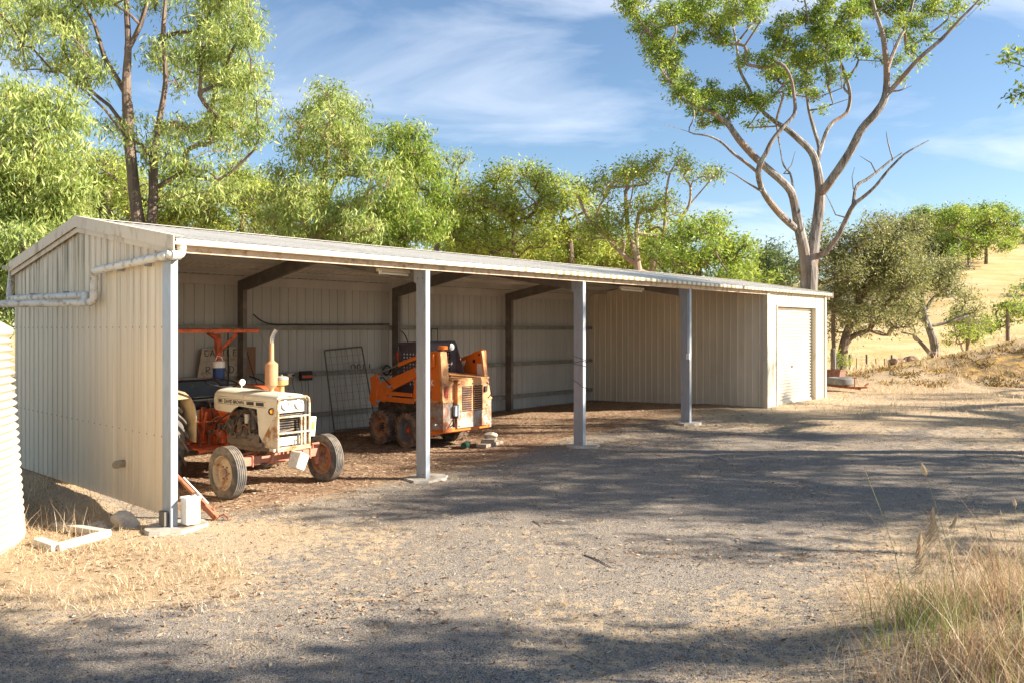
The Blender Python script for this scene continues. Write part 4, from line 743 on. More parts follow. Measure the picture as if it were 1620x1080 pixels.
for a, b in ((.02, .20), (.25, .42)): mb.bb((-.2355, a, 1.125), (-.2345, b, 1.172))
for z in (1.108, 1.182): mb.bb((-.2355, -.02, z), (-.2345, 1.12, z + .005))
mb.bb((-.2355, 1.12, 1.108), (-.2345, 1.125, 1.187)); mb.obj('decal_stripe', DK, bn)
def text(name, s, size, mat, par, loc, rot, ext=.0006, bold=0):
    cu = bpy.data.curves.new(name, 'FONT'); cu.body = s; cu.size = size; cu.extrude = ext; cu.offset = bold; ob = bpy.data.objects.new('tmp', cu); COL.objects.link(ob)
    dg = bpy.context.evaluated_depsgraph_get(); me = bpy.data.meshes.new_from_object(ob.evaluated_get(dg)); bpy.data.objects.remove(ob); me.materials.clear(); me.materials.append(mat); me.name = name
    o = bpy.data.objects.new(name, me); COL.objects.link(o); o.parent = par; o.location = loc; o.rotation_euler = rot; return o
text('lettering', '885  DAVID BROWN', .068, DK, bn, (-.236, 1.105, 1.125), (R(90), 0, R(-90)), bold=.0016)
mb = MB(); mb.prism([(-.205, 1.05), (.205, 1.05), (.205, 1.225), (.18, 1.25), (-.18, 1.25), (-.205, 1.225)], 'y', -.262, -.25); npn = mb.obj('headlight_panel', pm('clean_cream_panel', (.68, .64, .54), .45, 0, .05, 5, dirt=(.4, .24, .1), dlo=.6, dhi=.7), tr, bevel=.004)
for x in (-.105, .105):
    h = MB().lathe([(.062, -.262), (.062, -.275), (.052, -.278), (.05, -.268)], (x, 0, 1.145), 'y', 24).obj('headlight', CHROME, tr, True); MB().lathe([(.052, -.268), (.035, -.278), (0, -.282)], (x, 0, 1.145), 'y', 24).obj('lens', M['glass_lamp'], h, True)
mb = MB(); [mb.bb((-.20, -.245, .76 + k * .032), (.20, -.235, .772 + k * .032)) for k in range(9)]; mb.bb((-.2, -.2, .70), (.2, -.1, 1.04)); mb.obj('radiator_grille', GREASE, tr)
MB().bb((-.20, -.275, .625), (.20, -.26, .735)).obj('lower_panel', CREAM, tr, bevel=.004)
mb = MB(); mb.bb((-.2, -.28, .755), (.05, -.2, .79)); mb.beam((-.2, -.26, .80), (.06, -.22, .83), .05, .02); mb.obj('battery_shelf', FRAME, tr, bevel=.003)
mb = MB(); r_ = .017; lp = [(-.245, -.31, .585), (-.245, -.31, 1.17), (-.235, -.31, 1.225), (-.20, -.31, 1.25), (.20, -.31, 1.25), (.235, -.31, 1.225), (.245, -.31, 1.17), (.245, -.31, .585)]
mb.tube(lp, r_, 8); mb.tube([(-.245, -.31, .6), (.245, -.31, .6)], r_, 8); [mb.tube([(-.245, -.32, z), (.245, -.32, z)], .014, 8) for z in (1.0, .79)]; mb.beam((.11, -.31, .6), (.11, -.31, 1.0), .022, .035); mb.beam((.17, -.31, .6), (.17, -.31, 1.0), .03, .03); mb.tube([(.245, -.31, 1.2), (.245, .0, 1.15), (.235, .05, .9)], .012, 6)
mb.prism([(-.31, .58), (.02, .60), (.02, .68), (-.24, 1.0), (-.31, 1.02)], 'x', -.262, -.252); mb.prism([(-.31, .58), (.02, .60), (.02, .68), (-.24, .9), (-.31, .95)], 'x', .252, .262); mb.beam((-.26, -.32, .575), (.26, -.32, .575), .03, .03); mb.bb((-.3, -.30, .56), (-.2, -.2, .60)); mb.obj('front_guard', CREAMR, tr, bevel=.003)
i_ = MB().lathe([(.045, 0), (.045, -.02), (.0, -.02)], (-.252, -.17, 1.075), 'y', 18).obj('indicator', M['black'], tr, True); MB().lathe([(.036, -.02), (.033, -.035), (0, -.045)], (-.252, -.17, 1.075), 'y', 18).obj('lens', pm('amber_lens', (.85, .38, .04), .2, bmp=0), i_, True)
mb = MB(); mb.lathe([(.035, 1.27), (.032, 1.32), (.036, 1.335), (.086, 1.385), (.0865, 1.39), (.0865, 1.665), (.086, 1.67), (.04, 1.71), (.034, 1.72), (.032, 1.98), (0, 1.98)], (.02, .22, 0), 'z', 24); ms = mb.obj('muffler', TAN, tr, True)
MB().tube([(.02, .22, 1.95), (.022, .22, 2.02), (.035, .2, 2.08), (.06, .18, 2.13)], [.034, .036, .036, .038], 14).obj('exhaust_tip', CHROME, ms, True)
mb = MB(); mb.lathe([(.034, 1.26), (.034, 1.36), (.03, 1.365), (.085, 1.385), (.088, 1.39), (.088, 1.45), (0, 1.45)], (.155, .18, 0), 'z', 22); pc = mb.obj('air_precleaner', pm('yellowed_bowl', (.5, .36, .14), .4, 0, .15, 8), tr, True); MB().lathe([(.088, 1.45), (.092, 1.455), (.09, 1.485), (.06, 1.50), (.012, 1.505), (.012, 1.52), (0, 1.52)], (.155, .18, 0), 'z', 22).obj('cap', pm('grey_cap', (.3, .29, .27), .6), pc, True)
mb = MB(); c = Vector((-.0, 1.42, 1.365)); tl = Matrix.Rotation(R(14), 3, 'X'); mb.tube([c + tl @ Vector((.215 * math.cos(a), .215 * math.sin(a), 0)) for a in np.linspace(0, 6.2832, 33)], .011, 8); [mb.tube([c + tl @ Vector((0, 0, -.03)), c + tl @ Vector((.21 * math.cos(a), .21 * math.sin(a), 0))], .007, 6) for a in (1.57, 3.66, 5.76)]; mb.tube([c + tl @ Vector((0, 0, -.03)), c + Vector((0, -.16, -.3))], .02, 8); mb.obj('steering_wheel', M['black'], tr, True)
mb = MB(); mb.box((0, 2.05, 1.24), (.98, .08, .30), (R(-10), 0, 0)); sb = mb.obj('seat_back', M['vinyl'], tr, True, bevel=.035)
mb = MB(); mb.box((-.0, 1.80, 1.03), (.86, .42, .10)); mb.obj('seat_cushion', M['vinyl'], tr, True, bevel=.035)
arc = [(1.72 + .70 * math.cos(a), .62 + .62 * math.sin(a)) for a in np.linspace(R(20), R(178), 14)]
FEN = pm('dusty_tan_mudguard', (.50, .38, .23), .7, 0, .12, 5, dirt=(.36, .26, .15), dlo=.5, dhi=.7, stretch=(1, 1, .4))
for sx in (-1, 1):
    pts = [(1.05, .60), (1.03, .95), (1.08, 1.10), (1.18, 1.20), (1.35, 1.27), (1.72, 1.30), (2.05, 1.26), (2.3, 1.1), (2.38, .9), (2.2, .75)]
    mb = MB(); mb.prism(pts, 'x', sx * .60, sx * .612); f = mb.obj('mudguard', FEN, tr)
    mb = MB(); fl = pts[3:9]; vs = []
    for y, z in fl: vs += [(sx * .60, y, z), (sx * .92, y, z - .015)]
    mb.add(vs, [(2 * i, 2 * i + 1, 2 * i + 3, 2 * i + 2) for i in range(len(fl) - 1)]); mb.obj('mudguard_top', ORG if sx > 0 else FEN, f, solid=.006)
# roll bar and canopy
mb = MB(); mb.beam((.50, 2.22, .85), (.40, 2.2, 2.06), .085, .07, (0, 1, 0)); mb.beam((-.52, 2.22, .85), (-.48, 2.2, 2.06), .085, .07, (0, 1, 0)); mb.beam((.43, 2.2, 1.78), (.61, 2.0, 2.06), .045, .045); mb.beam((.41, 2.2, 1.98), (.25, 2.2, 2.08), .10, .05); mb.obj('roll_bar', ORG, tr, bevel=.006)
mb = MB(); mb.bb((-.74, 1.40, 2.085), (.62, 2.75, 2.14)); cnp = mb.obj('canopy', ORG, tr, bevel=.012)
mb = MB(); mb.bb((-.76, 1.38, 2.141), (.64, 2.77, 2.152)); mb.obj('canopy_lining', GREASE, cnp)
l_ = MB().tube([(.26, 1.32, 1.20), (.26, 1.32, 1.33)], .012, 6).obj('work_lamp', M['white'], tr, True); MB().lathe([(0, .05), (.03, .045), (.045, 0), (.047, -.03), (0, -.035)], (.26, 1.32, 1.365), 'y', 18).obj('lamp_head', M['white'], l_, True)
mb = MB(); mb.box((.315, -.29, .84), (.10, .012, .26), (0, .12, .2)); tg = mb.obj('hanging_tag', M['white'], tr); MB().box((.315, -.298, .85), (.07, .004, .11), (0, .12, .2)).obj('green_print', pm('green_print', (.2, .55, .08), .5, bmp=0), tg)
MB().bb((.22, 2.0, 1.372), (.46, 2.2, 1.385)).obj('jug_bracket', ORG, tr)
MT = Matrix.Translation(tr.location) @ Matrix.Rotation(tr.rotation_euler.z, 4, 'Z')
o = thing('water_jug', 'blue water cooler jug with white lid behind the tractor seat', 'jug', MT @ Vector((.34, 2.06, 1.385)))
MB().lathe([(0, 0), (.082, 0), (.088, .02), (.088, .16), (.08, .165), (0, .165)], n=24).obj('body', pm('blue_plastic', (.02, .06, .2), .4, bmp=0), o, True); MB().lathe([(.088, .165), (.09, .17), (.088, .26), (.06, .275), (0, .275)], n=24).obj('lid', M['white'], o, True); MB().tube([(.07, 0, .26), (.04, 0, .33), (-.02, 0, .35), (-.05, 0, .28)], .008, 6).obj('handle', M['white'], o, True)
o = thing('white_canister', 'white square plastic canister hung by a chain from the front of the tractor', 'canister', MT @ Vector((.03, -.36, .29)), SHED_ROT + R(3.4))
MB().box((0, 0, .13), (.21, .15, .22), (R(8), R(20), R(25)), 1.12).obj('body', pm('yellowed_white_plastic', (.64, .58, .47), .5, 0, .06, 6, dirt=(.38, .3, .2), dlo=.55, dhi=.75), o, bevel=.018); mb = MB()
for k in range(9): p = Vector((.02 + .003 * k, .04 + .002 * k, .25 + .035 * k)); d = Vector((.012, 0, 0)) if k % 2 else Vector((0, .012, 0)); mb.tube([p + Vector((0, 0, -.02)), p + d, p + Vector((0, 0, .02)), p - d, p + Vector((0, 0, -.02))], .004, 5)
mb.tube([(-.1, .06, .26), (-.02, .05, .36), (.03, .05, .42)], .006, 6); mb.obj('chain', M['darkframe'], o, True)
# ---------------------------------------------------------------- skid steer loader
SO = pm('faded_orange_paint', (.74, .175, .022), .45, 0, .08, 4, dirt=(.45, .19, .07), dlo=.56, dhi=.74, dscale=3.5)
SO_LIT = pm('sunlit_orange_paint', (.72, .34, .13), .55, 0, .1, 5, dirt=(.34, .15, .07), dlo=.50, dhi=.64, dscale=6, dirt2=(.3, .3, .28))  # paler orange: sun on rear-facing plates is put into the colour, patches are wear
SOD = pm('worn_grey_orange_steel', (.36, .32, .28), .65, .1, .2, 6, dirt=(.32, .12, .05), dlo=.44, dhi=.58, dscale=5, dirt2=(.5, .38, .28))
PUR = pm('dull_purple_grey_steel', (.085, .08, .105), .6, 0, .15, 6, dirt=(.15, .12, .12), dlo=.5, dhi=.7)
ss = thing('skid_steer_loader', 'battered orange skid steer loader with caged cab parked in the second bay', 'skid steer loader', at_skid(5.95, 2.6) + Vector((0, 0, -.01)), SHED_ROT)
for x in (-.52, .52):
    for y in (.64, -.12): wheel(ss, x, y, .30, .25, RIMR if y > 0 else pm('grey_rim', (.16, .15, .15), .6, .2), -1 if x < 0 else 1, GREASE if y > 0 else ORG, lug=(22, (.03, .18), .012), groove=False, tm=M['muddy_tyre'], n=40)
mb = MB(); mb.bb((-.38, -.6, .26), (.38, 1.0, .80)); mb.prism([(-.6, .26), (-.9, .34), (-.9, .8), (-.6, .8)], 'x', -.5, .5); mb.obj('chassis', GREASE, ss, bevel=.01)
for sx in (-1, 1):
    mb = MB(); mb.prism([(-.98, .84), (-.90, 1.70), (-.82, 1.72), (-.62, 1.67), (-.42, 1.55), (-.30, 1.30), (-.22, .84)], 'x', sx * .585, sx * .56); tw = mb.obj('boom_tower', SO, ss, bevel=.004)
    mb = MB(); mb.add([(sx * .59, -1.02, .86), (sx * .40, -1.02, .86), (sx * .425, -.94, 1.70), (sx * .57, -.94, 1.70), (sx * .59, -.97, .86), (sx * .40, -.97, .86), (sx * .425, -.89, 1.70), (sx * .57, -.89, 1.70)], [(0, 1, 2, 3), (7, 6, 5, 4), (0, 3, 7, 4), (1, 5, 6, 2), (3, 2, 6, 7), (0, 4, 5, 1)]) if sx < 0 else mb.add([(.59, -1.02, .86), (.50, -1.02, .86), (.43, -.94, 1.70), (.50, -.94, 1.70), (.59, -.97, .86), (.50, -.97, .86), (.43, -.89, 1.70), (.50, -.89, 1.70)], [(0, 1, 2, 3), (7, 6, 5, 4), (0, 3, 7, 4), (1, 5, 6, 2), (3, 2, 6, 7), (0, 4, 5, 1)])
    fg = mb.obj('tower_flange', SO_LIT, tw, bevel=.004)
    mb = MB(); mb.bb((sx * .60, -1.04, .835), (sx * .36, -.90, .87)); mb.bb((sx * .60, -1.0, .835), (sx * .54, .05, .865)); mb.obj('side_ledge', SO_LIT, ss, bevel=.004)
    mb = MB(); mb.bb((sx * .59, -1.03, .33), (sx * (.37 if sx < 0 else .50), -.95, .835)); mb.bb((sx * .59, -.95, .33), (sx * .575, -.45, .835)); mb.bb((sx * .575, -.95, .33), (sx * .5, -.45, .36)); rp = mb.obj('rear_post', SOD, ss, bevel=.006)
    mb = MB(); mb.prism([(-.84, 1.66), (-.46, 1.45), (.57, 1.12), (.66, 1.0), (.66, .80), (.50, .76), (.45, .86), (.30, .98), (-.46, 1.27), (-.84, 1.45)], 'x', sx * .60, sx * .65) if sx < 0 else mb.prism([(-.84, 1.66), (-.46, 1.45), (.57, 1.12), (.66, 1.0), (.66, .80), (.50, .76), (.45, .86), (.30, .98), (-.46, 1.27), (-.84, 1.45)], 'x', .60, .65)
    arm = mb.obj('lift_arm', SO, ss, bevel=.004)
    mb = MB(); mb.tube([(sx * .68, -.7, 1.66), (sx * .68, .02, 1.46)], .038, 12); cy = mb.obj('hydraulic_cylinder', SO, ss, True); MB().tube([(sx * .68, .02, 1.46), (sx * .68, .60, 1.28)], .016, 10).obj('piston_rod', CHROME, cy, True)
    mb = MB(); mb.prism([(.84, 1.20), (.62, 1.28), (.58, 1.10), (.66, .98), (.62, .72), (.76, .68), (.86, .80), (.80, 1.02)], 'x', sx * .66, sx * .70); mb.tube([(sx * .66, .62, 1.24), (sx * .74, .62, 1.24)], .03, 10); mb.obj('tilt_bracket', SO, ss, bevel=.004)
    mb = MB(); mb.bb((sx * .64, -.25, .90), (sx * .60, .52, .965)); mb.bb((sx * .62, -.3, .80), (sx * .44, .74, .835)); mb.bb((sx * .625, -.3, .78), (sx * .61, .74, .87)); mb.obj('side_rail', SO, ss, bevel=.004)
mb = MB(); mb.prism([(-.28, .38), (.47, .38), (.47, 1.17), (.42, 1.21), (-.24, 1.21), (-.28, 1.17)], 'y', -1.06, -.92); rdr = mb.obj('rear_door', SO_LIT, ss, bevel=.01)
mb = MB(); mb.bb((-.29, -1.064, .38), (.48, -.94, .70)); mb.obj('door_lower_skin', SOD, rdr, bevel=.008)
for a, b in ((-.17, .06), (.10, .33)):
    mb = MB(); mb.bb((a, -1.065, .66), (b, -1.058, 1.10)); lv = mb.obj('louvre_opening', M['black'], rdr); mb = MB()
    for k in range(11): z = .68 + k * .039; mb.box(((a + b) / 2, -1.072, z), (b - a, .026, .006), (R(-38), 0, 0))
    mb.obj('louvre_slat', SO_LIT, lv)
mb = MB(); mb.bb((-.375, -1.10, .60), (-.28, -1.05, .78)); mb.tube([(-.30, -1.10, .56), (-.30, -1.10, .80)], .02, 8); mb.obj('door_hinge', M['galv'], rdr, bevel=.004)
mb = MB(); mb.bb((.37, -1.09, .98), (.43, -1.06, 1.08)); mb.obj('door_latch', M['black'], rdr)
mb = MB(); mb.prism([(-1.05, 1.21), (-1.05, 1.235), (-.35, 1.30), (-.35, 1.25)], 'x', -.40, .52); mb.bb((-.42, -.98, .84), (-.29, -.92, 1.2)); mb.bb((.475, -.98, .84), (.55, -.92, 1.24)); mb.obj('engine_cover', SO_LIT, ss, bevel=.006)
mb = MB(); mb.prism([(-1.03, .33), (-1.03, .40), (-.95, .40), (-.6, .30), (-.6, .24)], 'x', -.59, .55); mb.obj('belly_plate', SO, ss, bevel=.005)
# hoses and small fittings
for i, pts in enumerate([[(-.66, -.62, 1.60), (-.70, -.3, 1.50), (-.69, .0, 1.40), (-.66, .3, 1.26)], [(-.64, .25, 1.02), (-.70, .3, 1.12), (-.70, .45, 1.22), (-.66, .58, 1.2)], [(.50, -1.04, .86), (.53, -1.10, .95), (.49, -1.09, 1.08), (.45, -1.05, 1.15)], [(-.36, -1.05, .55), (-.40, -1.10, .48), (-.46, -1.06, .42)], [(-.30, -.9, 1.26), (-.34, -.8, 1.40), (-.42, -.75, 1.5), (-.50, -.8, 1.6)]]):
    MB().tube(pts, .011, 6).obj('hydraulic_hose', M['black'], ss, True)
for y, z in ((.60, 1.22), (.62, .78), (-.46, 1.36), (.28, 1.06)): MB().tube([(-.65, y, z), (-.715, y, z)], [.028, .024], 10).obj('pivot_pin', M['galv'], ss, True)
for x, z in ((-.25, 1.14), (.44, 1.14), (-.25, .74), (.44, .74), (-.25, .42), (.44, .42), (.08, 1.14)): MB().tube([(x, -1.058, z), (x, -1.072, z)], .012, 8).obj('door_bolt', GREASE, rdr)
# cab
mb = MB(); mb.prism([(-.36, 1.84), (-.30, 1.87), (.56, 1.84), (.60, 1.79), (.58, 1.76), (.3, 1.77), (-.36, 1.79)], 'x', -.36, .36); 
for x in (-.36, .33):
    mb.beam((x + .015, -.33, .85), (x + .015, -.33, 1.82), .05, .07); mb.beam((x + .015, .42, .95), (x + .015, .12 + .25, 1.8), .03, .05)
    mb.bb((x, -.3, .82), (x + .03, .5, 1.05)); mb.bb((x, -.3, 1.68), (x + .03, .42, 1.80))
mb.bb((-.35, -.36, 1.68), (.35, -.33, 1.80)); mb.bb((-.35, -.36, .9), (.35, -.33, 1.22)); mb.bb((.22, -.36, 1.2), (.36, -.33, 1.7)); mb.bb((-.36, -.36, 1.2), (-.28, -.33, 1.7)); mb.prism([(-.60, 1.24), (-.36, 1.82), (-.33, 1.82), (-.33, 1.24)], 'x', .345, .365); cab = mb.obj('cab', PUR, ss, bevel=.006)
mb = MB(); [mb.tube([(-.28 + .05 * k, -.345, 1.2), (-.28 + .05 * k, -.345, 1.7)], .004, 4) for k in range(11)]; [mb.tube([(-.28, -.345, 1.2 + .05 * k), (.24, -.345, 1.2 + .05 * k)], .004, 4) for k in range(11)]; mb.obj('rear_mesh', M['darkframe'], cab)
for x in (-.352, .352):
    mb = MB()
    for k in range(11): z = 1.05 + .06 * k; mb.bb((x - .004, -.3, z), (x + .004, .40, z + .028))
    for k in range(9): y = -.3 + .085 * k; mb.bb((x - .0035, y, 1.05), (x + .0035, y + .042, 1.70))
    mb.obj('perforated_side', PUR, cab)
mb = MB(); mb.box((0, .0, 1.02), (.5, .4, .1)); mb.box((0, -.22, 1.25), (.5, .08, .4)); mb.obj('seat', M['vinyl'], cab, bevel=.02); mb = MB(); [mb.tube([(x, .3, .9), (x, .3, 1.25)], .015, 6) for x in (-.25, .25)]; mb.beam((-.3, -.30, 1.30), (.3, -.30, 1.52), .03, .07); mb.beam((-.25, -.29, 1.24), (.3, -.29, 1.24), .03, .05); mb.obj('lap_bar', ORG, cab)
MB().bb((-.375, .42, 1.52), (-.355, .46, 1.66)).obj('side_reflector', pm('red_reflector', (.7, .09, .03), .3, bmp=0), cab)
hl = MB().lathe([(.055, .02), (.058, -.02), (.04, .05), (0, .06)], (-.355, -.98, 1.78), 'y', 20).obj('work_light', M['darkframe'], ss, True); MB().lathe([(.055, -.02), (.03, -.03), (0, -.032)], (-.355, -.98, 1.78), 'y', 20).obj('lens', M['glass_lamp'], hl, True); MB().tube([(-.355, -.95, 1.70), (-.355, -.95, 1.75)], .012, 6).obj('lamp_bracket', M['darkframe'], hl)
mb = MB(); mb.tube([(-.48, -.9, 1.70), (-.48, -.9, 1.74)], .03, 12); mb.lathe([(.09, 1.74), (.09, 1.79), (.075, 1.80), (0, 1.80)], (-.48, -.9, 0), 'z', 20); mb.obj('breather_cap', SO, ss, True)
MB().bb((.553, -.88, 1.235), (.5585, -.70, 1.46)).obj('paper_notice', M['white'], ss)
for (y, z, rr) in ((-.62, 1.50, .035), (-.82, 1.60, .022), (-.82, 1.66, .02), (-.75, 1.62, .02)): MB().lathe([(rr, .5525), (rr, .5585), (0, .5525)], (0, y, z), 'x', 16).obj('tower_hole', M['black'], ss)
text('lettering', 'K', .14, M['white'], ss, (-.5865, -.70, 1.12), (R(90), 0, R(-90)), bold=.003)
MB().bb((-.60, -.72, .90), (-.588, -.60, 1.02)).obj('side_opening', M['black'], ss); MB().bb((-.535, -1.026, .92), (-.47, -1.018, 1.12)).obj('tail_light', pm('dirty_red_lens', (.35, .05, .03), .4), ss); MB().tube([(-.60, -.9, .46), (-.72, -.98, .48), (-.76, -1.0, .47)], .014, 8).obj('grab_handle', M['galv'], ss, True)
# ---------------------------------------------------------------- trees
def norm(a): return a / (np.linalg.norm(a, axis=-1, keepdims=True) + 1e-9)
def leafmesh(name, tufts, per, spread, L, Wd, droop, mat, parent, r2, aspect=.5):
    T = np.repeat(tufts, per, 0); n = len(T); pos = T + r2.normal(size=(n, 3)) * spread * np.array([1, 1, .8]); 
    a = norm(r2.normal(size=(n, 3)) * np.array([1, 1, .8]) + np.array([0, 0, -droop])); b = norm(np.cross(a, r2.normal(size=(n, 3)))); l = (L * (.45 + 1.1 * r2.random(n) ** 1.3))[:, None]; w = l * Wd
    V = np.stack([pos, pos + a * l * aspect + b * w / 2, pos + a * l, pos + a * l * aspect - b * w / 2], 1).reshape(-1, 3); F = (np.arange(n) * 4)[:, None] + np.array([[0, 1, 2, 3]])
    tt = np.clip(np.repeat(r2.random(len(tufts)), per) * .5 + r2.random(n) * .5 + (r2.random(n) > .96) * .3, 0, 1)
    return npmesh(name, V, F, mat, parent, tint=tt)
def skeleton(trunk, limbs, clumps, r2, wig=.12, rbase=None, twig=.012, perclump=5, tuftpts=None):
    """nodes with parents; trunk/limbs given as lists of (Vector, radius); clumps connect to the nearest node below"""
    P = []; par = []; fixed = []
    def addpath(path, start):
        last = start
        for p, r in path: P.append(np.array(p, float)); par.append(last); fixed.append(r); last = len(P) - 1
        return last
    addpath(trunk, -1)
    for lb in limbs:
        p0 = np.array(lb[0][0], float); d = [np.linalg.norm(q - p0) for q in P]; addpath(lb, int(np.argmin(d)))
    base = P[0]; order = sorted(range(len(clumps)), key=lambda i: np.linalg.norm(clumps[i][0] - P[min(len(P) - 1, 3)]))
    def connect(tgt, minr, k=4, w=1.):
        A = np.array(P); v = tgt - A; d = np.linalg.norm(v, axis=1); pen = d + 1.6 * np.clip(A[:, 2] - tgt[2] + .15 * d, 0, None) + (np.arange(len(P)) < 2) * 3; j = int(np.argmin(pen)); s = A[j]; L = np.linalg.norm(tgt - s)
        if L < .05: return j
        n = max(2, int(L / .55)) if k else 2; up = np.array([0, 0, 1.]) * L * .12 * w; off = r2.normal(size=3) * L * wig * .5; last = j
        for i in range(1, n + 1):
            f = i / n; q = s + (tgt - s) * f + (up + off) * math.sin(f * math.pi) + (r2.normal(size=3) * wig * .25 * min(L, 1.5) if i < n else 0); P.append(q); par.append(last); fixed.append(None); last = len(P) - 1
        return last
    for i in order:
        c, r = clumps[i]; connect(c - np.array([0, 0, r * .35]), 0)
    if tuftpts is not None:
        # twigs: vectorised link of tuft points to nearest node
        A = np.array(P)
        for t in tuftpts:
            j = int(np.argmin(np.sum((A - t) ** 2, 1))); 
            if np.linalg.norm(A[j] - t) < 2.2: P.append(t); par.append(j); fixed.append(None)
    n = len(P); rad = np.zeros(n); kids = [[] for _ in range(n)]
    for i in range(n):
        if par[i] >= 0: kids[par[i]].append(i)
    e = 2.35
    for i in range(n - 1, -1, -1):
        s = sum(rad[k] ** e for k in kids[i]) ** (1 / e) if kids[i] else twig; rad[i] = max(s * 1.0, twig)
    if rbase: 
        sc = rbase / rad[0]; rad = np.maximum(rad * sc, twig * .6) if sc < 1.0 else rad * (1 + (sc - 1) * np.clip((rad - twig) / (rad[0] - twig + 1e-6), 0, 1))
    for i in range(n):
        if fixed[i] is not None: rad[i] = fixed[i]
    chains = []; stack = [(0, None)]
    while stack:
        i, pr = stack.pop(); ch = [i] if pr is None else [pr, i]; 
        while kids[i]:
            ks = sorted(kids[i], key=lambda k: -rad[k] - (k == i + 1) * .001); [stack.append((k, i)) for k in ks[1:]]; i = ks[0]; ch.append(i)
        chains.append(ch)
    mb = MB()
    for ch in chains:
        rr = [rad[k] for k in ch]
        if len(ch) > 1 and rr[0] > rr[1] * 1.4: rr[0] = rr[1] * 1.25
        ns = 10 if rr[0] > .1 else (6 if rr[0] > .03 else 3); pts = [P[k] for k in ch]
        if rr[0] > .04 and len(pts) > 2: # smooth
            q = [pts[0]]; q2 = [rr[0]]
            for a in range(len(pts) - 1):
                p0, p1, p2, p3 = pts[max(a - 1, 0)], pts[a], pts[a + 1], pts[min(a + 2, len(pts) - 1)]
                for f in (1 / 3, 2 / 3, 1.): q.append(.5 * (2 * p1 + (p2 - p0) * f + (2 * p0 - 5 * p1 + 4 * p2 - p3) * f * f + (3 * p1 - p0 - 3 * p2 + p3) * f ** 3)); q2.append(rr[a] + (rr[a + 1] - rr[a]) * f)
            pts, rr = q, q2
        mb.tube(pts, rr, ns, caps=False)
    return mb
def samp(ell, Y, depth, r2, base=None):
    """clumps inside ellipses given in photo pixels, spread through a real depth"""
    out = []
    for cx_, cy_, rx, ry, n, r in ell:
        got = []; tries = 0
        while len(got) < n and tries < n * 60:
            tries += 1; a = r2.random() * 6.283; q = math.sqrt(r2.random()); x, y = cx_ + rx * q * math.cos(a), cy_ + ry * q * math.sin(a)
            if all((x - g[0]) ** 2 + ((y - g[1]) * 1.1) ** 2 > (r * .62) ** 2 for g in got) or tries > n * 40: got.append((x, y, q))
        for x, y, q in got:
            dY = (r2.random() * 2 - 1) * depth * math.sqrt(max(.05, 1 - q * q * .8)); rr = r * (.75 + .5 * r2.random()) * Y / FPX; out.append((np.array(PX(x, y, Y + dY)), rr))
    return out
def tree(label, Y, trunk, ell, lf, bk, seed, name='gum_tree', cat='tree', group=None, depth=1.6, limbs=(), clumps=None, tufts=11, per=26, spread=.17, L=.16, Wd=.2, droop=.8, flat=.7, rbase=None, shell=.55, wig=.14, twig=.01, raw=None, cscale=1., lscale=1.):
    r2 = np.random.default_rng(seed)
    if raw: tp, cl = raw
    else:
        tp = [(PX(x, y, Y + (q[0] if q else 0)), r * Y / FPX) for x, y, r, *q in trunk]; cl = [(np.array(PX(x, y, Y + (q[0] if q else r2.normal() * depth * .6))), r * Y / FPX) for x, y, r, *q in (clumps or [])] + samp(ell, Y, depth, r2)
    b = Vector(tp[0][0]); b.z = G(b) - .05; tp = [(b, tp[0][1] * 1.15)] + tp[1:]
    lb = [[(PX(x, y, Y + (q[0] if q else 0)), r * lscale * Y / FPX) for x, y, r, *q in l] for l in limbs]
    o = thing(name, label, cat, b, 0, group); tp = [(Vector(p) - b, r) for p, r in tp]; lb = [[(p - b, r) for p, r in l] for l in lb]; cl = [(c - np.array(b), r * cscale) for c, r in cl]
    T = []
    for c, r in cl:
        n = max(3, int(tufts * (r / .7) ** 2)); d = norm(r2.normal(size=(n, 3)) + np.array([0, 0, .35])); T.append(c + d * (r * (shell + (1 - shell) * r2.random((n, 1)) ** .6)) * np.array([1, 1, flat]))
    T = np.concatenate(T); sel = T[r2.permutation(len(T))[:min(len(T), 2600 if lscale < 1 else 900)]]
    skeleton(tp, lb, cl, r2, wig=wig, twig=twig, tuftpts=sel).obj('trunk', bk, o, True, fix=False)
    leafmesh('crown', T, per, spread, L, Wd, droop, lf, o, r2); return o
TG1 = 'tall gums close behind the left end of the shed'; TG2 = 'gum trees in a row beyond the shed roof'
tree('dense pale drooping gum filling the far left edge beside the gable', 15.5, [(75, 640, 12), (70, 480, 10), (60, 380, 8), (40, 290, 5)], [(0, 460, 60, 60, 12, 32), (40, 240, 95, 95, 36, 34), (20, 380, 95, 90, 30, 34), (105, 330, 45, 70, 12, 28), (-60, 280, 60, 130, 16, 36)], M['lf_willow'], M['bk_dark'], 101, group=TG1, depth=1.5, cscale=.85, tufts=66, per=34, spread=.15, L=.14, Wd=.18, droop=1.5, twig=.006)
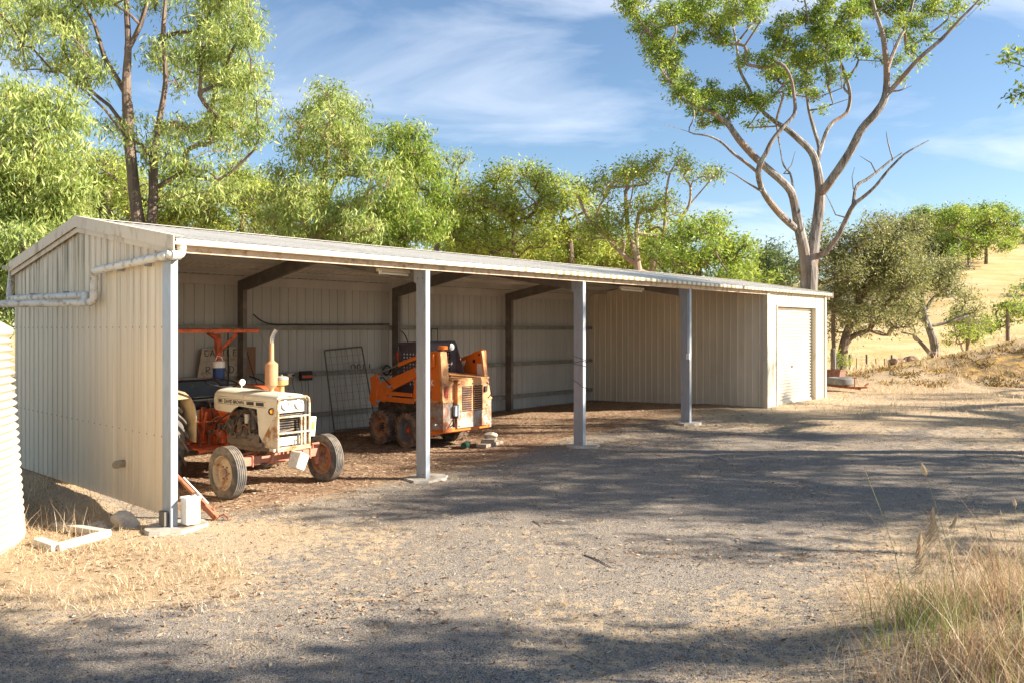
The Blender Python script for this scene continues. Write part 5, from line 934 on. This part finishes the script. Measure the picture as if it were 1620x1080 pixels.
tree('tall open gum with twin brown stems rising above the near end of the roof', 19, [(222, 560, 14), (222, 400, 11), (212, 300, 9), (203, 200, 8), (200, 130, 7), (203, 70, 5), (200, 0, 4), (205, -60, 3)],
     [(365, 70, 55, 100, 26, 28), (300, 90, 60, 60, 12, 24), (385, 180, 45, 50, 11, 25), (300, 230, 85, 40, 16, 24), (130, 110, 42, 32, 8, 20), (70, 60, 60, 50, 12, 22), (20, 20, 50, 50, 10, 24), (195, 205, 30, 24, 5, 20), (110, 10, 60, 30, 10, 22), (330, 300, 60, 25, 8, 22), (220, -20, 100, 30, 14, 24), (350, -50, 60, 50, 10, 28)], M['lf_willow'], M['bk_dark'], 102, group=TG1, depth=2.2,
     limbs=[[(232, 400, 8), (242, 330, 8), (243, 260, 7), (250, 200, 5), (262, 130, 4), (258, 60, 4), (262, 0, 3)], [(205, 165, 5), (188, 130, 5), (165, 90, 4), (150, 40, 3), (130, 0, 2)], [(202, 80, 4), (222, 40, 4), (235, 0, 3)], [(212, 300, 4), (190, 190, 3.5), (140, 140, 2.5), (90, 110, 2)], [(245, 300, 4), (290, 270, 3), (345, 285, 2.5), (400, 240, 2)]], cscale=.82, tufts=50, per=34, spread=.15, L=.14, Wd=.19, droop=1.4, shell=.4, twig=.007)
tree('mid sized pale gum with a leaning brown stem left of centre behind the roof', 22, [(500, 560, 10), (505, 400, 8), (508, 340, 7), (512, 290, 5), (520, 230, 3)], [(520, 190, 55, 48, 15, 24), (560, 240, 45, 45, 11, 24), (480, 260, 40, 50, 11, 24), (470, 340, 55, 42, 14, 25), (560, 350, 60, 35, 13, 24), (610, 290, 35, 55, 9, 22)], M['lf_willow'], M['bk_pale'], 103, group=TG1, depth=2, limbs=[[(508, 340, 4), (530, 290, 3.5), (545, 260, 2.5)], [(495, 385, 4), (480, 350, 3), (465, 335, 2)]], cscale=.84, tufts=46, per=34, spread=.16, L=.15, Wd=.2, droop=1.3, shell=.4, twig=.008)
tree('bright green bushy gum right of the leaning pale gum', 23, [(640, 560, 9), (640, 390, 7), (635, 330, 5), (640, 270, 4)], [(640, 240, 32, 42, 9, 24), (660, 310, 45, 50, 14, 25), (620, 360, 50, 32, 10, 24), (680, 365, 28, 28, 7, 22)], M['lf_bright'], M['bk_dark'], 104, group=TG1, depth=1.8, cscale=.88, tufts=50, per=34, spread=.16, L=.15, Wd=.21, droop=1.1, twig=.008)
tree('yellow green gum peeping between the two tall left gums', 34, [(170, 560, 6), (170, 380, 5), (172, 310, 4)], [(165, 280, 55, 30, 14, 22), (150, 335, 65, 35, 14, 24), (240, 310, 60, 40, 12, 24)], M['lf_yellow'], M['bk_dark'], 105, group=TG2, depth=2.5, tufts=18, per=44, spread=.24, L=.15, Wd=.3, droop=.6, twig=.015)
tree('yellow topped gum behind the roof between the tall gum and the leaning gum', 33, [(385, 560, 6), (385, 390, 5), (382, 330, 4)], [(380, 295, 40, 28, 11, 22), (350, 345, 75, 32, 14, 24), (430, 340, 40, 40, 10, 23)], M['lf_yellow'], M['bk_dark'], 106, group=TG2, depth=2.5, tufts=18, per=44, spread=.24, L=.15, Wd=.3, droop=.6, twig=.015)
tree('slim gum with a separate tuft leaning right, above the second post', 34, [(695, 560, 5), (690, 380, 4), (688, 320, 3.5), (690, 280, 2.5)], [(685, 290, 28, 32, 11, 15), (712, 255, 22, 14, 7, 11), (705, 345, 40, 34, 13, 16)], M['lf_yellow'], M['bk_dark'], 107, group=TG2, depth=1.5, limbs=[[(695, 340, 3), (712, 315, 2), (728, 260, 1.5)]], tufts=18, per=44, spread=.2, L=.13, Wd=.3, droop=.5, twig=.012)
tree('broad rounded gum with layered clumps above the middle of the roof', 34, [(815, 560, 6), (815, 400, 5), (812, 350, 4)], [(820, 278, 42, 14, 12, 15), (775, 312, 45, 22, 13, 16), (840, 320, 45, 26, 13, 16), (790, 370, 75, 36, 24, 18), (740, 305, 22, 22, 6, 14)], M['lf_yellow'], M['bk_dark'], 108, group=TG2, depth=2.2, tufts=18, per=44, spread=.22, L=.14, Wd=.34, droop=.4, twig=.012, shell=.6)
tree('narrow open gum between the rounded gum and the spreading one', 36, [(905, 560, 6), (903, 400, 5), (895, 350, 4)], [(895, 295, 38, 14, 10, 14), (905, 335, 48, 26, 14, 15), (870, 375, 34, 25, 9, 16), (935, 380, 40, 28, 10, 16)], M['lf_yellow'], M['bk_dark'], 109, group=TG2, depth=2, tufts=18, per=44, spread=.22, L=.14, Wd=.34, droop=.4, twig=.012)
tree('spreading flat topped gum with bare forked limbs, tip reaching right', 31, [(1020, 560, 9), (1010, 430, 6), (1003, 395, 5), (993, 360, 4), (990, 310, 3)], [(1050, 260, 52, 10, 12, 13), (995, 278, 42, 13, 11, 14), (955, 298, 32, 14, 8, 14), (1108, 276, 30, 9, 6, 11), (1000, 335, 40, 26, 9, 14), (1045, 318, 34, 16, 6, 13), (955, 365, 44, 30, 12, 15), (1055, 350, 40, 20, 8, 14)], M['lf_yellow'], M['bk_pale'], 110, group=TG2, depth=1.6, limbs=[[(1008, 420, 5), (985, 402, 4), (960, 375, 3.5), (930, 345, 2.5), (915, 310, 2)], [(1008, 410, 4), (1007, 370, 3.5), (1010, 340, 3)], [(1070, 375, 2.6), (1075, 350, 2.6), (1090, 325, 2), (1120, 290, 1)], [(1030, 430, 4.5), (1037, 400, 4), (1050, 370, 3), (1055, 300, 2), (1060, 275, 1.5)]], tufts=18, per=44, spread=.2, L=.13, Wd=.34, droop=.4, twig=.012)
tree('dense vivid green round topped tree in front of the spreading gum', 27, [(1105, 560, 8), (1105, 450, 6), (1100, 410, 5)], [(1112, 362, 45, 16, 12, 14), (1070, 395, 42, 28, 14, 15), (1142, 398, 38, 26, 13, 15), (1110, 425, 75, 20, 16, 15), (1175, 425, 16, 12, 4, 12)], M['lf_bright'], M['bk_dark'], 111, name='bushy_tree', group=TG2, depth=2, tufts=34, per=44, spread=.18, L=.12, Wd=.36, droop=.3, twig=.01)
tree('small lime green bush top just above the right part of the roof', 25, [(1195, 560, 3), (1197, 470, 2.5), (1198, 450, 2)], [(1195, 440, 26, 11, 8, 12)], M['lf_bright'], M['bk_dark'], 112, name='bushy_tree', group=TG2, depth=1, tufts=16, per=22, spread=.16, L=.15, Wd=.3, droop=.2, twig=.008)
tree('dark grey green tree left of the giant gum trunk low behind the roof', 46, [(1215, 570, 6), (1215, 460, 5), (1212, 430, 4)], [(1205, 410, 28, 20, 8, 17), (1240, 425, 32, 22, 8, 17), (1190, 445, 40, 22, 8, 18), (1245, 460, 40, 25, 8, 18)], M['lf_dark'], M['bk_dark'], 113, group=TG2, depth=2.5, tufts=10, per=50, spread=.34, L=.18, Wd=.32, droop=.4, twig=.02)
# background filler trees closing the row behind the roof
for k, (x, y, rx, ry, Y, c) in enumerate([(560, 380, 90, 40, 38, 'lf_gum'), (730, 365, 70, 45, 40, 'lf_gum'), (250, 370, 120, 40, 36, 'lf_gum'), (960, 415, 90, 25, 42, 'lf_dark'), (880, 410, 60, 28, 41, 'lf_gum')]):
    tree(['shaded mid green tree low behind the leaning pale gum', 'mid green low tree above the second post behind the brighter gums', 'mid green tree low behind the twin stemmed gum', 'dark low tree behind the forked limbs of the spreading gum', 'mid green low tree behind the narrow open gum'][k], Y, [(x, 570, 5), (x, y + 30, 4), (x - 4, y, 3)], [(x, y, rx, ry, 26, 20)], M[c], M['bk_dark'], 130 + k, group=TG2, depth=2.5, tufts=12, per=46, spread=.32, L=.17, Wd=.3, droop=.5, twig=.02)
for k, (x, y, rx, ry, Y) in enumerate([(925, 395, 60, 32, 37), (1030, 400, 55, 30, 38), (770, 400, 60, 24, 37)]):
    tree(['leafy yellow green gum low behind the narrow open gum', 'leafy yellow green gum low behind the spreading gum', 'leafy yellow green gum low left of the rounded gum'][k], Y, [(x, 570, 4), (x, y + 25, 3), (x - 3, y, 2)], [(x, y, rx, ry, 26, 16)], M['lf_yellow'], M['bk_dark'], 145 + k, group=TG2, depth=2, tufts=18, per=44, spread=.22, L=.14, Wd=.34, droop=.4, twig=.012)
# the giant gum right of centre
BG = [(1000, 8, 24), (1022, 45, 26), (1045, 85, 27), (1062, 118, 22), (1060, 22, 22), (1090, 22, 24), (1120, 42, 22), (1110, 5, 24), (1145, 62, 17), (1170, 12, 24), (1196, 28, 17), (1205, -12, 26), (1140, -15, 26), (1085, 60, 15), (1150, 30, 18),
      (1092, 158, 17), (1118, 156, 20), (1150, 160, 18), (1192, 162, 17), (1140, 190, 13), (1128, 172, 14), (1205, 165, 12), (1170, 148, 12), (1072, 145, 14), (1100, 178, 12), (1112, 196, 9), (1060, 95, 18), (1035, 60, 16), (1160, 178, 10), (1182, 200, 7), (1085, 130, 14), (1130, 140, 12), (1210, 190, 7), (1225, 150, 10), (1285, 150, 12), (1312, 120, 14), (1300, 25, 16), (1258, 70, 14), (1222, 55, 13), (1180, 95, 12), (1365, 85, 12), (1420, 125, 8), (1460, 95, 8),
      (1210, 100, 19), (1235, 75, 19), (1232, 122, 20), (1265, 100, 24), (1290, 92, 21), (1268, 130, 17), (1245, 38, 17), (1275, 32, 15), (1310, 68, 22), (1332, 48, 20), (1302, 42, 16), (1352, 58, 16), (1330, 88, 16), (1345, 20, 20), (1365, 8, 22), (1395, 8, 22), (1310, 5, 18), (1290, 60, 14), (1250, 145, 9),
      (1430, 12, 20), (1450, 38, 14), (1478, 10, 20), (1512, 10, 12), (1442, 78, 10), (1420, 98, 9), (1440, 58, 10), (1402, 55, 10), (1465, 60, 8), (1500, 38, 7), (1420, -25, 26), (1480, -28, 22), (1552, 4, 6), (1350, -25, 22), (1300, 171, 5), (1342, 122, 6), (1270, -25, 22), (1075, -20, 22), (1395, 95, 7), (1425, 35, 12)]
tree('giant old gum with pale twisted limbs and a dead limb above the roller door', 30, [(1279, 598, 16), (1279, 470, 13.5), (1281, 430, 13), (1282, 412, 10), (1283, 400, 5)], [], M['lf_gum'], M['bk_gum'], 140, clumps=BG, depth=1.8,
     limbs=[[(1277, 450, 10), (1275, 420, 12), (1271, 392, 11), (1264, 360, 10, -.1), (1258, 330, 8, -.2), (1252, 305, 8, -.3), (1238, 288, 7.5, -.4), (1215, 268, 7.5, -.5), (1190, 245, 7, -.6), (1168, 220, 6.5, -.7), (1150, 195, 5.5, -.7), (1128, 180, 4, -.6), (1110, 172, 3, -.5), (1075, 155, 2.4, -.4), (1055, 120, 2.2), (1030, 85, 1.8), (1012, 60, 1.4)],
            [(1260, 362, 7, -.1), (1240, 345, 7, -.6), (1222, 325, 6.5, -1.0), (1207, 303, 5.5, -1.3), (1200, 280, 5.5, -1.5), (1202, 262, 5.5, -1.6), (1212, 242, 4.5, -1.8), (1222, 222, 4, -1.8), (1240, 200, 4, -1.7), (1257, 180, 3.6, -1.6), (1256, 150, 3, -1.5), (1250, 120, 2.4, -1.5)],
            [(1200, 275, 3, -1.5), (1180, 258, 2.8, -1.6), (1160, 243, 2.6, -1.7), (1142, 226, 2.2, -1.8), (1120, 215, 1.8, -1.9), (1090, 209, 1.2, -2), (1050, 197, .5, -2)], [(1200, 300, 2.5, -1.4), (1180, 288, 1.6, -1.2), (1160, 275, 1, -1.2), (1150, 272, .5, -1.1)],
            [(1281, 450, 10), (1285, 415, 12), (1290, 370, 11, .2), (1296, 330, 11, .3), (1298, 300, 10, .4), (1292, 262, 8, .5), (1283, 240, 7, .6), (1265, 222, 6.5, .7), (1245, 205, 5.5, .8), (1225, 192, 4.5, .9), (1200, 170, 3.5, 1), (1185, 140, 3.2, 1), (1170, 110, 3, 1), (1165, 70, 2.4, 1), (1155, 20, 2, 1)],
            [(1294, 262, 4, .5), (1296, 235, 4, .8), (1288, 205, 4, 1.1), (1280, 175, 3.5, 1.2), (1275, 140, 3, 1.2)], [(1296, 245, 4, .8), (1307, 210, 4.2, 1.2), (1320, 192, 4.2, 1.4), (1340, 178, 4, 1.5), (1345, 150, 3.4, 1.6), (1338, 122, 3.2, 1.6), (1330, 100, 3, 1.6)],
            [(1300, 172, 1.6, .5), (1318, 165, 1.2), (1342, 157, .8)], [(1300, 305, 9, .3), (1322, 275, 8.5, -.1), (1345, 240, 8, -.4), (1363, 205, 7.5, -.7), (1385, 180, 7.5, -.9), (1400, 155, 7, -1), (1403, 120, 6, -1), (1400, 80, 5, -1), (1395, 50, 4.5, -1), (1385, 20, 3.5, -1), (1375, -10, 3, -1)],
            [(1405, 148, 5, -1), (1430, 120, 4.5, -1.4), (1455, 92, 4, -1.7), (1490, 62, 3.5, -2), (1520, 30, 2.6, -2.2), (1550, 0, 1.8, -2.4), (1570, -20, 1, -2.4)], [(1403, 112, 4, -1), (1415, 80, 3.5, -.6), (1430, 50, 3.2, -.3), (1440, 20, 2.6), (1450, -20, 2)], [(1408, 145, 2.4, -1), (1428, 142, 1.5, -1.2), (1442, 136, .5, -1.4)],
            [(1282, 425, 6), (1292, 407, 6.5), (1306, 399, 5.5, -.2), (1325, 375, 5, -.5), (1338, 348, 4.8, -.7), (1350, 325, 4.4, -.9), (1366, 312, 3.6, -1), (1385, 295, 3, -1.1), (1405, 270, 2.6, -1.2), (1430, 245, 2, -1.3), (1455, 230, 1.2, -1.3), (1470, 222, .5, -1.3)], [(1350, 322, 3.6, -.9), (1355, 295, 3.2, -.8), (1370, 285, 3, -.7), (1388, 272, 2.6, -.6), (1408, 255, 2, -.5), (1427, 242, 1, -.5)], [(1412, 252, 1.6, -.5), (1408, 238, 1.3, -.4), (1404, 222, 1, -.4), (1402, 208, .4, -.4)], [(1385, 272, 1.4, -.6), (1378, 258, 1.1, -.5), (1360, 247, .5, -.5)],
            [(1340, 345, 1.6, -.7), (1322, 340, 1.3, -.4), (1312, 318, 1, -.2), (1305, 305, .4)], [(1255, 300, 2.6, -.3), (1250, 275, 2.2, -.2), (1240, 262, 2, -.1), (1235, 240, 1.2)], [(1240, 275, 1.4), (1252, 262, 1), (1258, 240, .4)], [(1350, 300, 1.2, -.8), (1348, 280, .8, -.8), (1352, 265, .4, -.8)]],
     tufts=58, per=38, spread=.125, L=.12, Wd=.38, droop=.6, twig=.006, cscale=1.08, lscale=.78, shell=.35, wig=.4, flat=.8)
# right hand background
tree('large grey green spreading tree with several leaning stems beside the far end of the shed', 36, [(1330, 585, 8), (1335, 545, 7), (1350, 500, 6), (1370, 450, 5)], [(1370, 400, 60, 35, 18, 22), (1420, 380, 45, 32, 13, 20), (1335, 440, 35, 50, 11, 21), (1400, 440, 60, 35, 15, 22), (1350, 500, 45, 28, 10, 19), (1420, 500, 40, 24, 8, 17), (1300, 400, 25, 40, 7, 18), (1385, 365, 30, 15, 5, 15)], M['lf_olive'], M['bk_dark'], 150, group='trees beyond the far end of the shed', depth=2.6,
     limbs=[[(1322, 580, 4), (1345, 535, 4.5), (1375, 522, 3.5), (1405, 530, 2.2)], [(1320, 570, 3), (1318, 500, 3), (1325, 440, 2.5), (1330, 400, 2)], [(1360, 470, 4), (1400, 440, 3), (1440, 420, 2)]], tufts=18, per=46, spread=.25, L=.14, Wd=.32, droop=.5, twig=.014)
tree('small lime bush sprouting by the grey post at the end of the shed', 31, [(1322, 592, 2), (1324, 570, 1.6), (1326, 562, 1)], [(1328, 565, 14, 10, 6, 8)], M['lf_bright'], M['bk_dark'], 151, name='bush', cat='bush', depth=.5, tufts=24, per=18, spread=.1, L=.12, Wd=.3, twig=.006)
tree('grey barked gum with a forked low stem standing in the paddock by the bank', 40, [(1482, 576, 6.5), (1478, 545, 6), (1468, 515, 5), (1462, 495, 4.5), (1458, 465, 3)], [(1430, 440, 40, 22, 9, 16), (1470, 435, 45, 25, 12, 17), (1500, 445, 28, 20, 6, 15), (1405, 460, 20, 16, 4, 14), (1512, 470, 20, 14, 4, 12), (1530, 495, 26, 17, 6, 13), (1435, 480, 18, 12, 3, 12)], M['lf_olive'], M['bk_gum'], 152, group='trees beyond the far end of the shed', depth=2, limbs=[[(1480, 568, 3.5), (1462, 548, 3), (1445, 530, 2), (1425, 525, 1)], [(1450, 540, 1.6), (1446, 520, 1.3), (1440, 505, .6)], [(1468, 515, 3), (1450, 500, 2.6), (1432, 488, 2.2), (1415, 488, 1.5)], [(1476, 515, 2.6), (1500, 510, 2.4), (1530, 500, 1.8)], [(1462, 495, 3), (1478, 470, 2.4), (1498, 455, 1.6)]], tufts=18, per=46, spread=.24, L=.14, Wd=.32, droop=.4, twig=.013)
tree('small multi stemmed green tree right of the grey barked gum', 41, [(1530, 562, 3), (1531, 535, 2.6), (1533, 510, 2)], [(1525, 525, 26, 18, 7, 12), (1548, 510, 22, 20, 6, 12), (1520, 500, 18, 14, 3, 11)], M['lf_gum'], M['bk_pale'], 153, group='trees beyond the far end of the shed', depth=1.4, limbs=[[(1528, 560, 1.6), (1520, 545, 1.3), (1512, 530, 1)]], tufts=18, per=26, spread=.2, L=.18, Wd=.3, twig=.01)
tree('bright young tree behind the bank near the right edge', 44, [(1595, 545, 3), (1594, 500, 2.5), (1595, 480, 2)], [(1596, 492, 20, 24, 7, 12), (1618, 478, 18, 26, 6, 12), (1575, 517, 18, 10, 4, 10)], M['lf_bright'], M['bk_dark'], 154, group='trees beyond the far end of the shed', depth=1.6, tufts=18, per=26, spread=.22, L=.18, Wd=.3, twig=.01)
HG = 'gums on the crest of the dry hill'
for k, (x, yb, Y, ell, lb) in enumerate([(1560, 440, 98, [(1568, 342, 42, 14, 14, 11), (1545, 365, 28, 18, 7, 10), (1592, 368, 26, 20, 8, 10), (1568, 388, 30, 10, 4, 9)], 'tall slender trunked gum, the rightmost full trunk on the hill slope'),
        (1533, 437, 96, [(1522, 346, 40, 15, 13, 11), (1500, 370, 28, 20, 8, 10), (1540, 378, 24, 18, 6, 10), (1522, 402, 24, 9, 4, 9)], 'tall gum on the hill slope just left of the rightmost trunk'),
        (1507, 425, 110, [(1490, 370, 36, 30, 15, 13), (1512, 390, 22, 18, 6, 11)], 'darker shorter gum on the hill left of the two tall ones'),
        (1490, 415, 118, [(1470, 360, 34, 28, 14, 13), (1455, 388, 30, 24, 11, 13)], 'leftmost leafy gum of the hilltop group, above the olive trees'),
        (1584, 409, 125, [(1580, 375, 24, 13, 7, 10), (1600, 380, 18, 10, 4, 9)], 'small pale green gum farther up the hill'),
        (1618, 405, 118, [(1615, 388, 14, 10, 6, 9), (1635, 375, 20, 16, 5, 10)], 'dark low gum cut by the right edge of the view on the hilltop'),
        (1650, 480, 80, [(1640, 462, 24, 18, 8, 12)], 'dark shrub at the right edge halfway up the hill')]):
    tree(lb, Y, [(x, yb, 2.4), (x, (yb + ell[0][1]) / 2, 2.2), (x - 2, ell[0][1] + 12, 1.6)], ell, M['lf_gum'] if k not in (2, 5, 6) else M['lf_dark'], M['bk_dark'], 160 + k, group=HG, depth=4.5, tufts=5, per=70, spread=.42, L=.26, flat=.55, shell=.7, Wd=.4, droop=.3, twig=.04)
# trees standing right of the view: they throw the dappled shade across the yard
def shade(gx_, gy_, z):  # crown clump that shades the spot (gx_, gy_)
    k = (z) / sd.z; return np.array([gx_ + sd.x * k, gy_ + sd.y * k, z])
def stree(lbl, base, spots, seed, lf='lf_gum', tufts=12, per=16):
    r2 = np.random.default_rng(seed); cl = [(shade(x, y, z), r) for x, y, z, r in spots]; top = np.mean([c for c, r in cl], 0); b = Vector((base[0], base[1], 0)); tp = [(b, .28), (b + Vector((.1, .1, 1.6)), .22), (b + Vector((-.1, .1, 3.2)), .18)]
    tree(lbl, 12, None, None, M[lf], M['bk_gum'], seed, group='gums standing right of the yard', raw=(tp, cl), tufts=tufts, per=per, spread=.22, L=.17, Wd=.34, droop=.5, twig=.012, shell=.3)
def blob(r2, x0, x1, y0, y1, z0, z1, n, r): return [(x0 + (x1 - x0) * r2.random(), y0 + (y1 - y0) * r2.random(), z0 + (z1 - z0) * r2.random(), r * (.7 + .6 * r2.random())) for _ in range(n)]
r4 = np.random.default_rng(77)
stree('tall gum standing outside the right edge beyond the overhanging one', (19.5, 9.7), blob(r4, -.2, 5.2, 11.6, 14.2, 7.0, 9.5, 15, .8) + blob(r4, -3.5, 1.0, 11.2, 14.2, 8.5, 10.5, 8, .5), 170, tufts=11)
stree('broad gum right of the yard shading the gravel beyond the sunny strip', (21, 8.8), blob(r4, -1.4, 3.4, 9.3, 12.2, 5.5, 8.0, 24, .75) + blob(r4, 2, 8.0, 8.8, 12.6, 5.0, 7.5, 26, .75), 171, tufts=11)
stree('small gum right of the yard shading the edge of the verge', (14.5, 7.0), blob(r4, 1.6, 4.4, 7.1, 8.3, 4.0, 5.5, 7, .32), 172, tufts=10)
stree('gum behind the camera side shading the foreground gravel', (17.5, 3.2), blob(r4, -5.0, -.5, 4.2, 5.75, 5.0, 6.6, 17, .62) + blob(r4, -1, 1.6, 4.4, 5.8, 5.0, 6.4, 9, .45), 173, tufts=15)
stree('tall gum far right shading the roof and the far yard', (30, 19), blob(r4, 1.0, 9.5, 13.8, 18.2, 7.5, 11, 27, .7) + blob(r4, 3.2, 6.0, 17.6, 19.4, 8.5, 12, 7, .75) + blob(r4, 7, 15, 13, 20.5, 8, 11, 17, .8) + blob(r4, -4.5, .0, 15.6, 19.4, 9, 11, 12, .95) + blob(r4, 5.0, 6.5, 20.1, 20.7, 8.5, 9.5, 4, .36), 174, tufts=15)
stree('slender gum farther right throwing streaks of shade on the far yard', (33, 24), blob(r4, 10, 17, 20.5, 23.4, 9, 12, 11, .6) + blob(r4, 15, 20, 24, 26, 8, 10, 4, .8), 176, tufts=12)
# leafy branch ends of the tree outside the right edge that come into the picture
tree('overhanging gum whose branch ends hang in the upper right corner', 12.5, [(1900, 700, 16), (1880, 400, 14), (1850, 250, 11), (1800, 160, 8)], [], M['lf_gum'], M['bk_gum'], 175, clumps=[(1612, 80, 17, .1), (1596, 95, 10, .1), (1622, 140, 17, .1), (1606, 148, 13, .1), (1640, 130, 22), (1645, 75, 22), (1690, 100, 30), (1700, 150, 30), (1750, 90, 35), (1790, 50, 40)], group='gums standing right of the yard', depth=.6, limbs=[[(1800, 160, 5), (1720, 130, 3), (1650, 118, 2), (1625, 108, 1.2)]], tufts=60, per=16, spread=.09, L=.10, Wd=.36, droop=.4, twig=.006, shell=.3, wig=.1)
# ---------------------------------------------------------------- fence, trailer, rocks beyond the far end
def bgpt(px, py, Y):
    p = PX(px, py, Y); p.z = float(GR(p.x, p.y)); return p
fence = [(1345, 46, 30), (1355, 44, 22), (1371, 41, 32), (1386, 45, 22), (1400, 46, 22), (1411, 42, 28), (1423, 46, 20), (1432, 45, 22)]
fl = ['thin leftmost paddock fence post', 'thin short paddock fence post, second from left', 'thick dark paddock fence post, third from left', 'thin paddock fence post right of the thick dark one', 'thin fence post, fifth from left', 'dark fence post left of the pale rail', 'thin fence post just left of the pale rail', 'fence post carrying the left end of the pale rail']
tops = []
for (x, Y, h), lb in zip(fence, fl):
    p = bgpt(x, 580, 44); r_ = .07 if h > 26 else .03; H = 1.15 if h > 26 else .95; m = MB(); m.tube([(0, 0, -.2), (random.uniform(-.04, .04), 0, H)], [r_, r_ * .85], 8); m.tube([(0, 0, H - .02), (0, 0, H + .015)], [r_ * .85, r_ * .5], 8); tag(m.obj('fence_post', M['bk_dead'], None, True, loc=p), lb, 'fence post', 'posts of the paddock fence'); tops.append(p)
p = bgpt(1318, 592, 29); m = MB(); m.tube([(0, 0, -.2), (.01, 0, .5), (.0, 0, 1.0)], [.1, .095, .09], 9); m.tube([(0, 0, .99), (0, 0, 1.03)], [.09, .06], 9); tag(m.obj('fence_post', M['bk_dead'], None, True, loc=p), 'stout grey timber post close to the far corner of the shed', 'fence post', 'posts of the paddock fence')
allp = [p] + tops; o = thing('fence_wire', 'slack wires running between the paddock fence posts', 'fence wire', allp[0])
for k, h in enumerate((.3, .6, .88)):
    MB().tube([q + Vector((0, 0, h)) - allp[0] for q in allp], .006, 4).obj('wire', M['galv2'], o, True)
a = bgpt(1434, 578, 43); b = bgpt(1451, 578, 43); o = thing('timber_rail', 'pale white rail on two short posts at the right end of the fence', 'rail', a); d = b - a
MB().beam(Vector((0, 0, .82)), d * 1.1 + Vector((0, 0, .80)), .06, .1).obj('rail', M['white'], o); MB().tube([(0, 0, -.1), (0, 0, .95)], .05, 8).obj('post', M['bk_dead'], o, True); MB().tube([d + Vector((0, 0, -.1)), d + Vector((0, 0, .9))], .05, 8).obj('post', M['bk_dead'], o, True)
for i, (x, Y, s_) in enumerate([(1415, 31.5, .26), (1425, 31.5, .18), (1434, 32, .22), (1443, 32, .28), (1440, 31.6, .16), (1480, 31, .2)]):
    p = bgpt(x, 578, Y); rock('rock', ['largest left red brown rock of the pile on the bank crest', 'small rock beside the left end of the crest pile', 'middle red brown rock of the pile on the bank crest', 'tall rock at the right end of the crest pile', 'small rock at the foot of the tall crest rock', 'lone red rock at the foot of the forked gum'][i], 'rock', p + Vector((0, 0, s_ * .35)), (s_, s_ * .8, s_ * .7), 30 + i, M['redstone'], 'rocks on the bank crest')
# trailer frame with a tyre lying on it
p = PX(1296, 600, 24.9); p.z = float(GR(p.x, p.y)); e = PX(1362, 600, 23.8); ang = math.atan2(e.y - p.y, e.x - p.x); Lt = math.hypot(e.y - p.y, e.x - p.x); dz = float(GR(e.x, e.y)) - p.z
o = thing('trailer_frame', 'rusty trailer drawbar poking out behind the far end of the shed', 'trailer', p, ang)
mb = MB(); mb.beam((-.5, 0, .20), (Lt, 0, .12 + dz), .07, .08); mb.beam((-.5, .5, .22), (Lt - .4, .05, .14 + dz), .05, .06); mb.obj('drawbar', M['rustybar'], o, bevel=.006)
mb = MB(); mb.beam((Lt - .1, 0, .14 + dz), (Lt + .22, 0, .16 + dz), .07, .05); mb.tube([(Lt - .2, 0, .1 + dz), (Lt - .2, 0, .42 + dz)], .02, 8); mb.tube([(Lt - .28, 0, .42 + dz), (Lt - .12, 0, .42 + dz)], .014, 6); mb.beam((Lt + .15, -.05, .2 + dz), (Lt + .2, .06, .28 + dz), .04, .04); mb.obj('coupling', M['rustybar'], o, bevel=.004)
MT2 = Matrix.Translation(o.location) @ Matrix.Rotation(ang, 4, 'Z')
t_ = thing('spare_tyre', 'grey worn tyre lying flat on the rusty trailer drawbar', 'tyre', MT2 @ Vector((Lt * .47, .12, .30 + dz * .4)))
mb = tyre(.40, .22, 40, groove=False); mb.v = [(v[1], v[2], v[0]) for v in mb.v]; mb.obj('casing', pm('grey_weathered_tyre', (.17, .165, .16), .9, 0, .15, 6, dirt=(.25, .22, .19)), t_, True); MB().lathe([(.26, -.02), (.2, -.03), (0, -.03)], axis='z', n=24).obj('rim', RIMR, t_, True)
BINM = pm('dull_rusty_steel', (.20, .095, .065), .85, 0, .25, 7, dirt=(.28, .17, .11))
o = thing('rusty_bin', 'rusty red open steel bin at the far corner of the shed', 'bin', MT2 @ Vector((.08, .75, .30)), SHED_ROT)
mb = MB(); mb.add([(-.2, -.2, 0), (.2, -.2, 0), (.2, .2, 0), (-.2, .2, 0), (-.24, -.24, .30), (.24, -.24, .30), (.24, .24, .30), (-.24, .24, .30)], [(3, 2, 1, 0), (0, 1, 5, 4), (1, 2, 6, 5), (2, 3, 7, 6), (3, 0, 4, 7)]); mb.obj('body', BINM, o, solid=.006); mb = MB(); [mb.beam(a_, b_, .03, .03) for a_, b_ in (((-.24, -.24, .30), (.24, -.24, .30)), ((.24, -.24, .30), (.24, .24, .30)), ((.24, .24, .30), (-.24, .24, .30)), ((-.24, .24, .30), (-.24, -.24, .30)))]; mb.obj('rim', BINM, o)
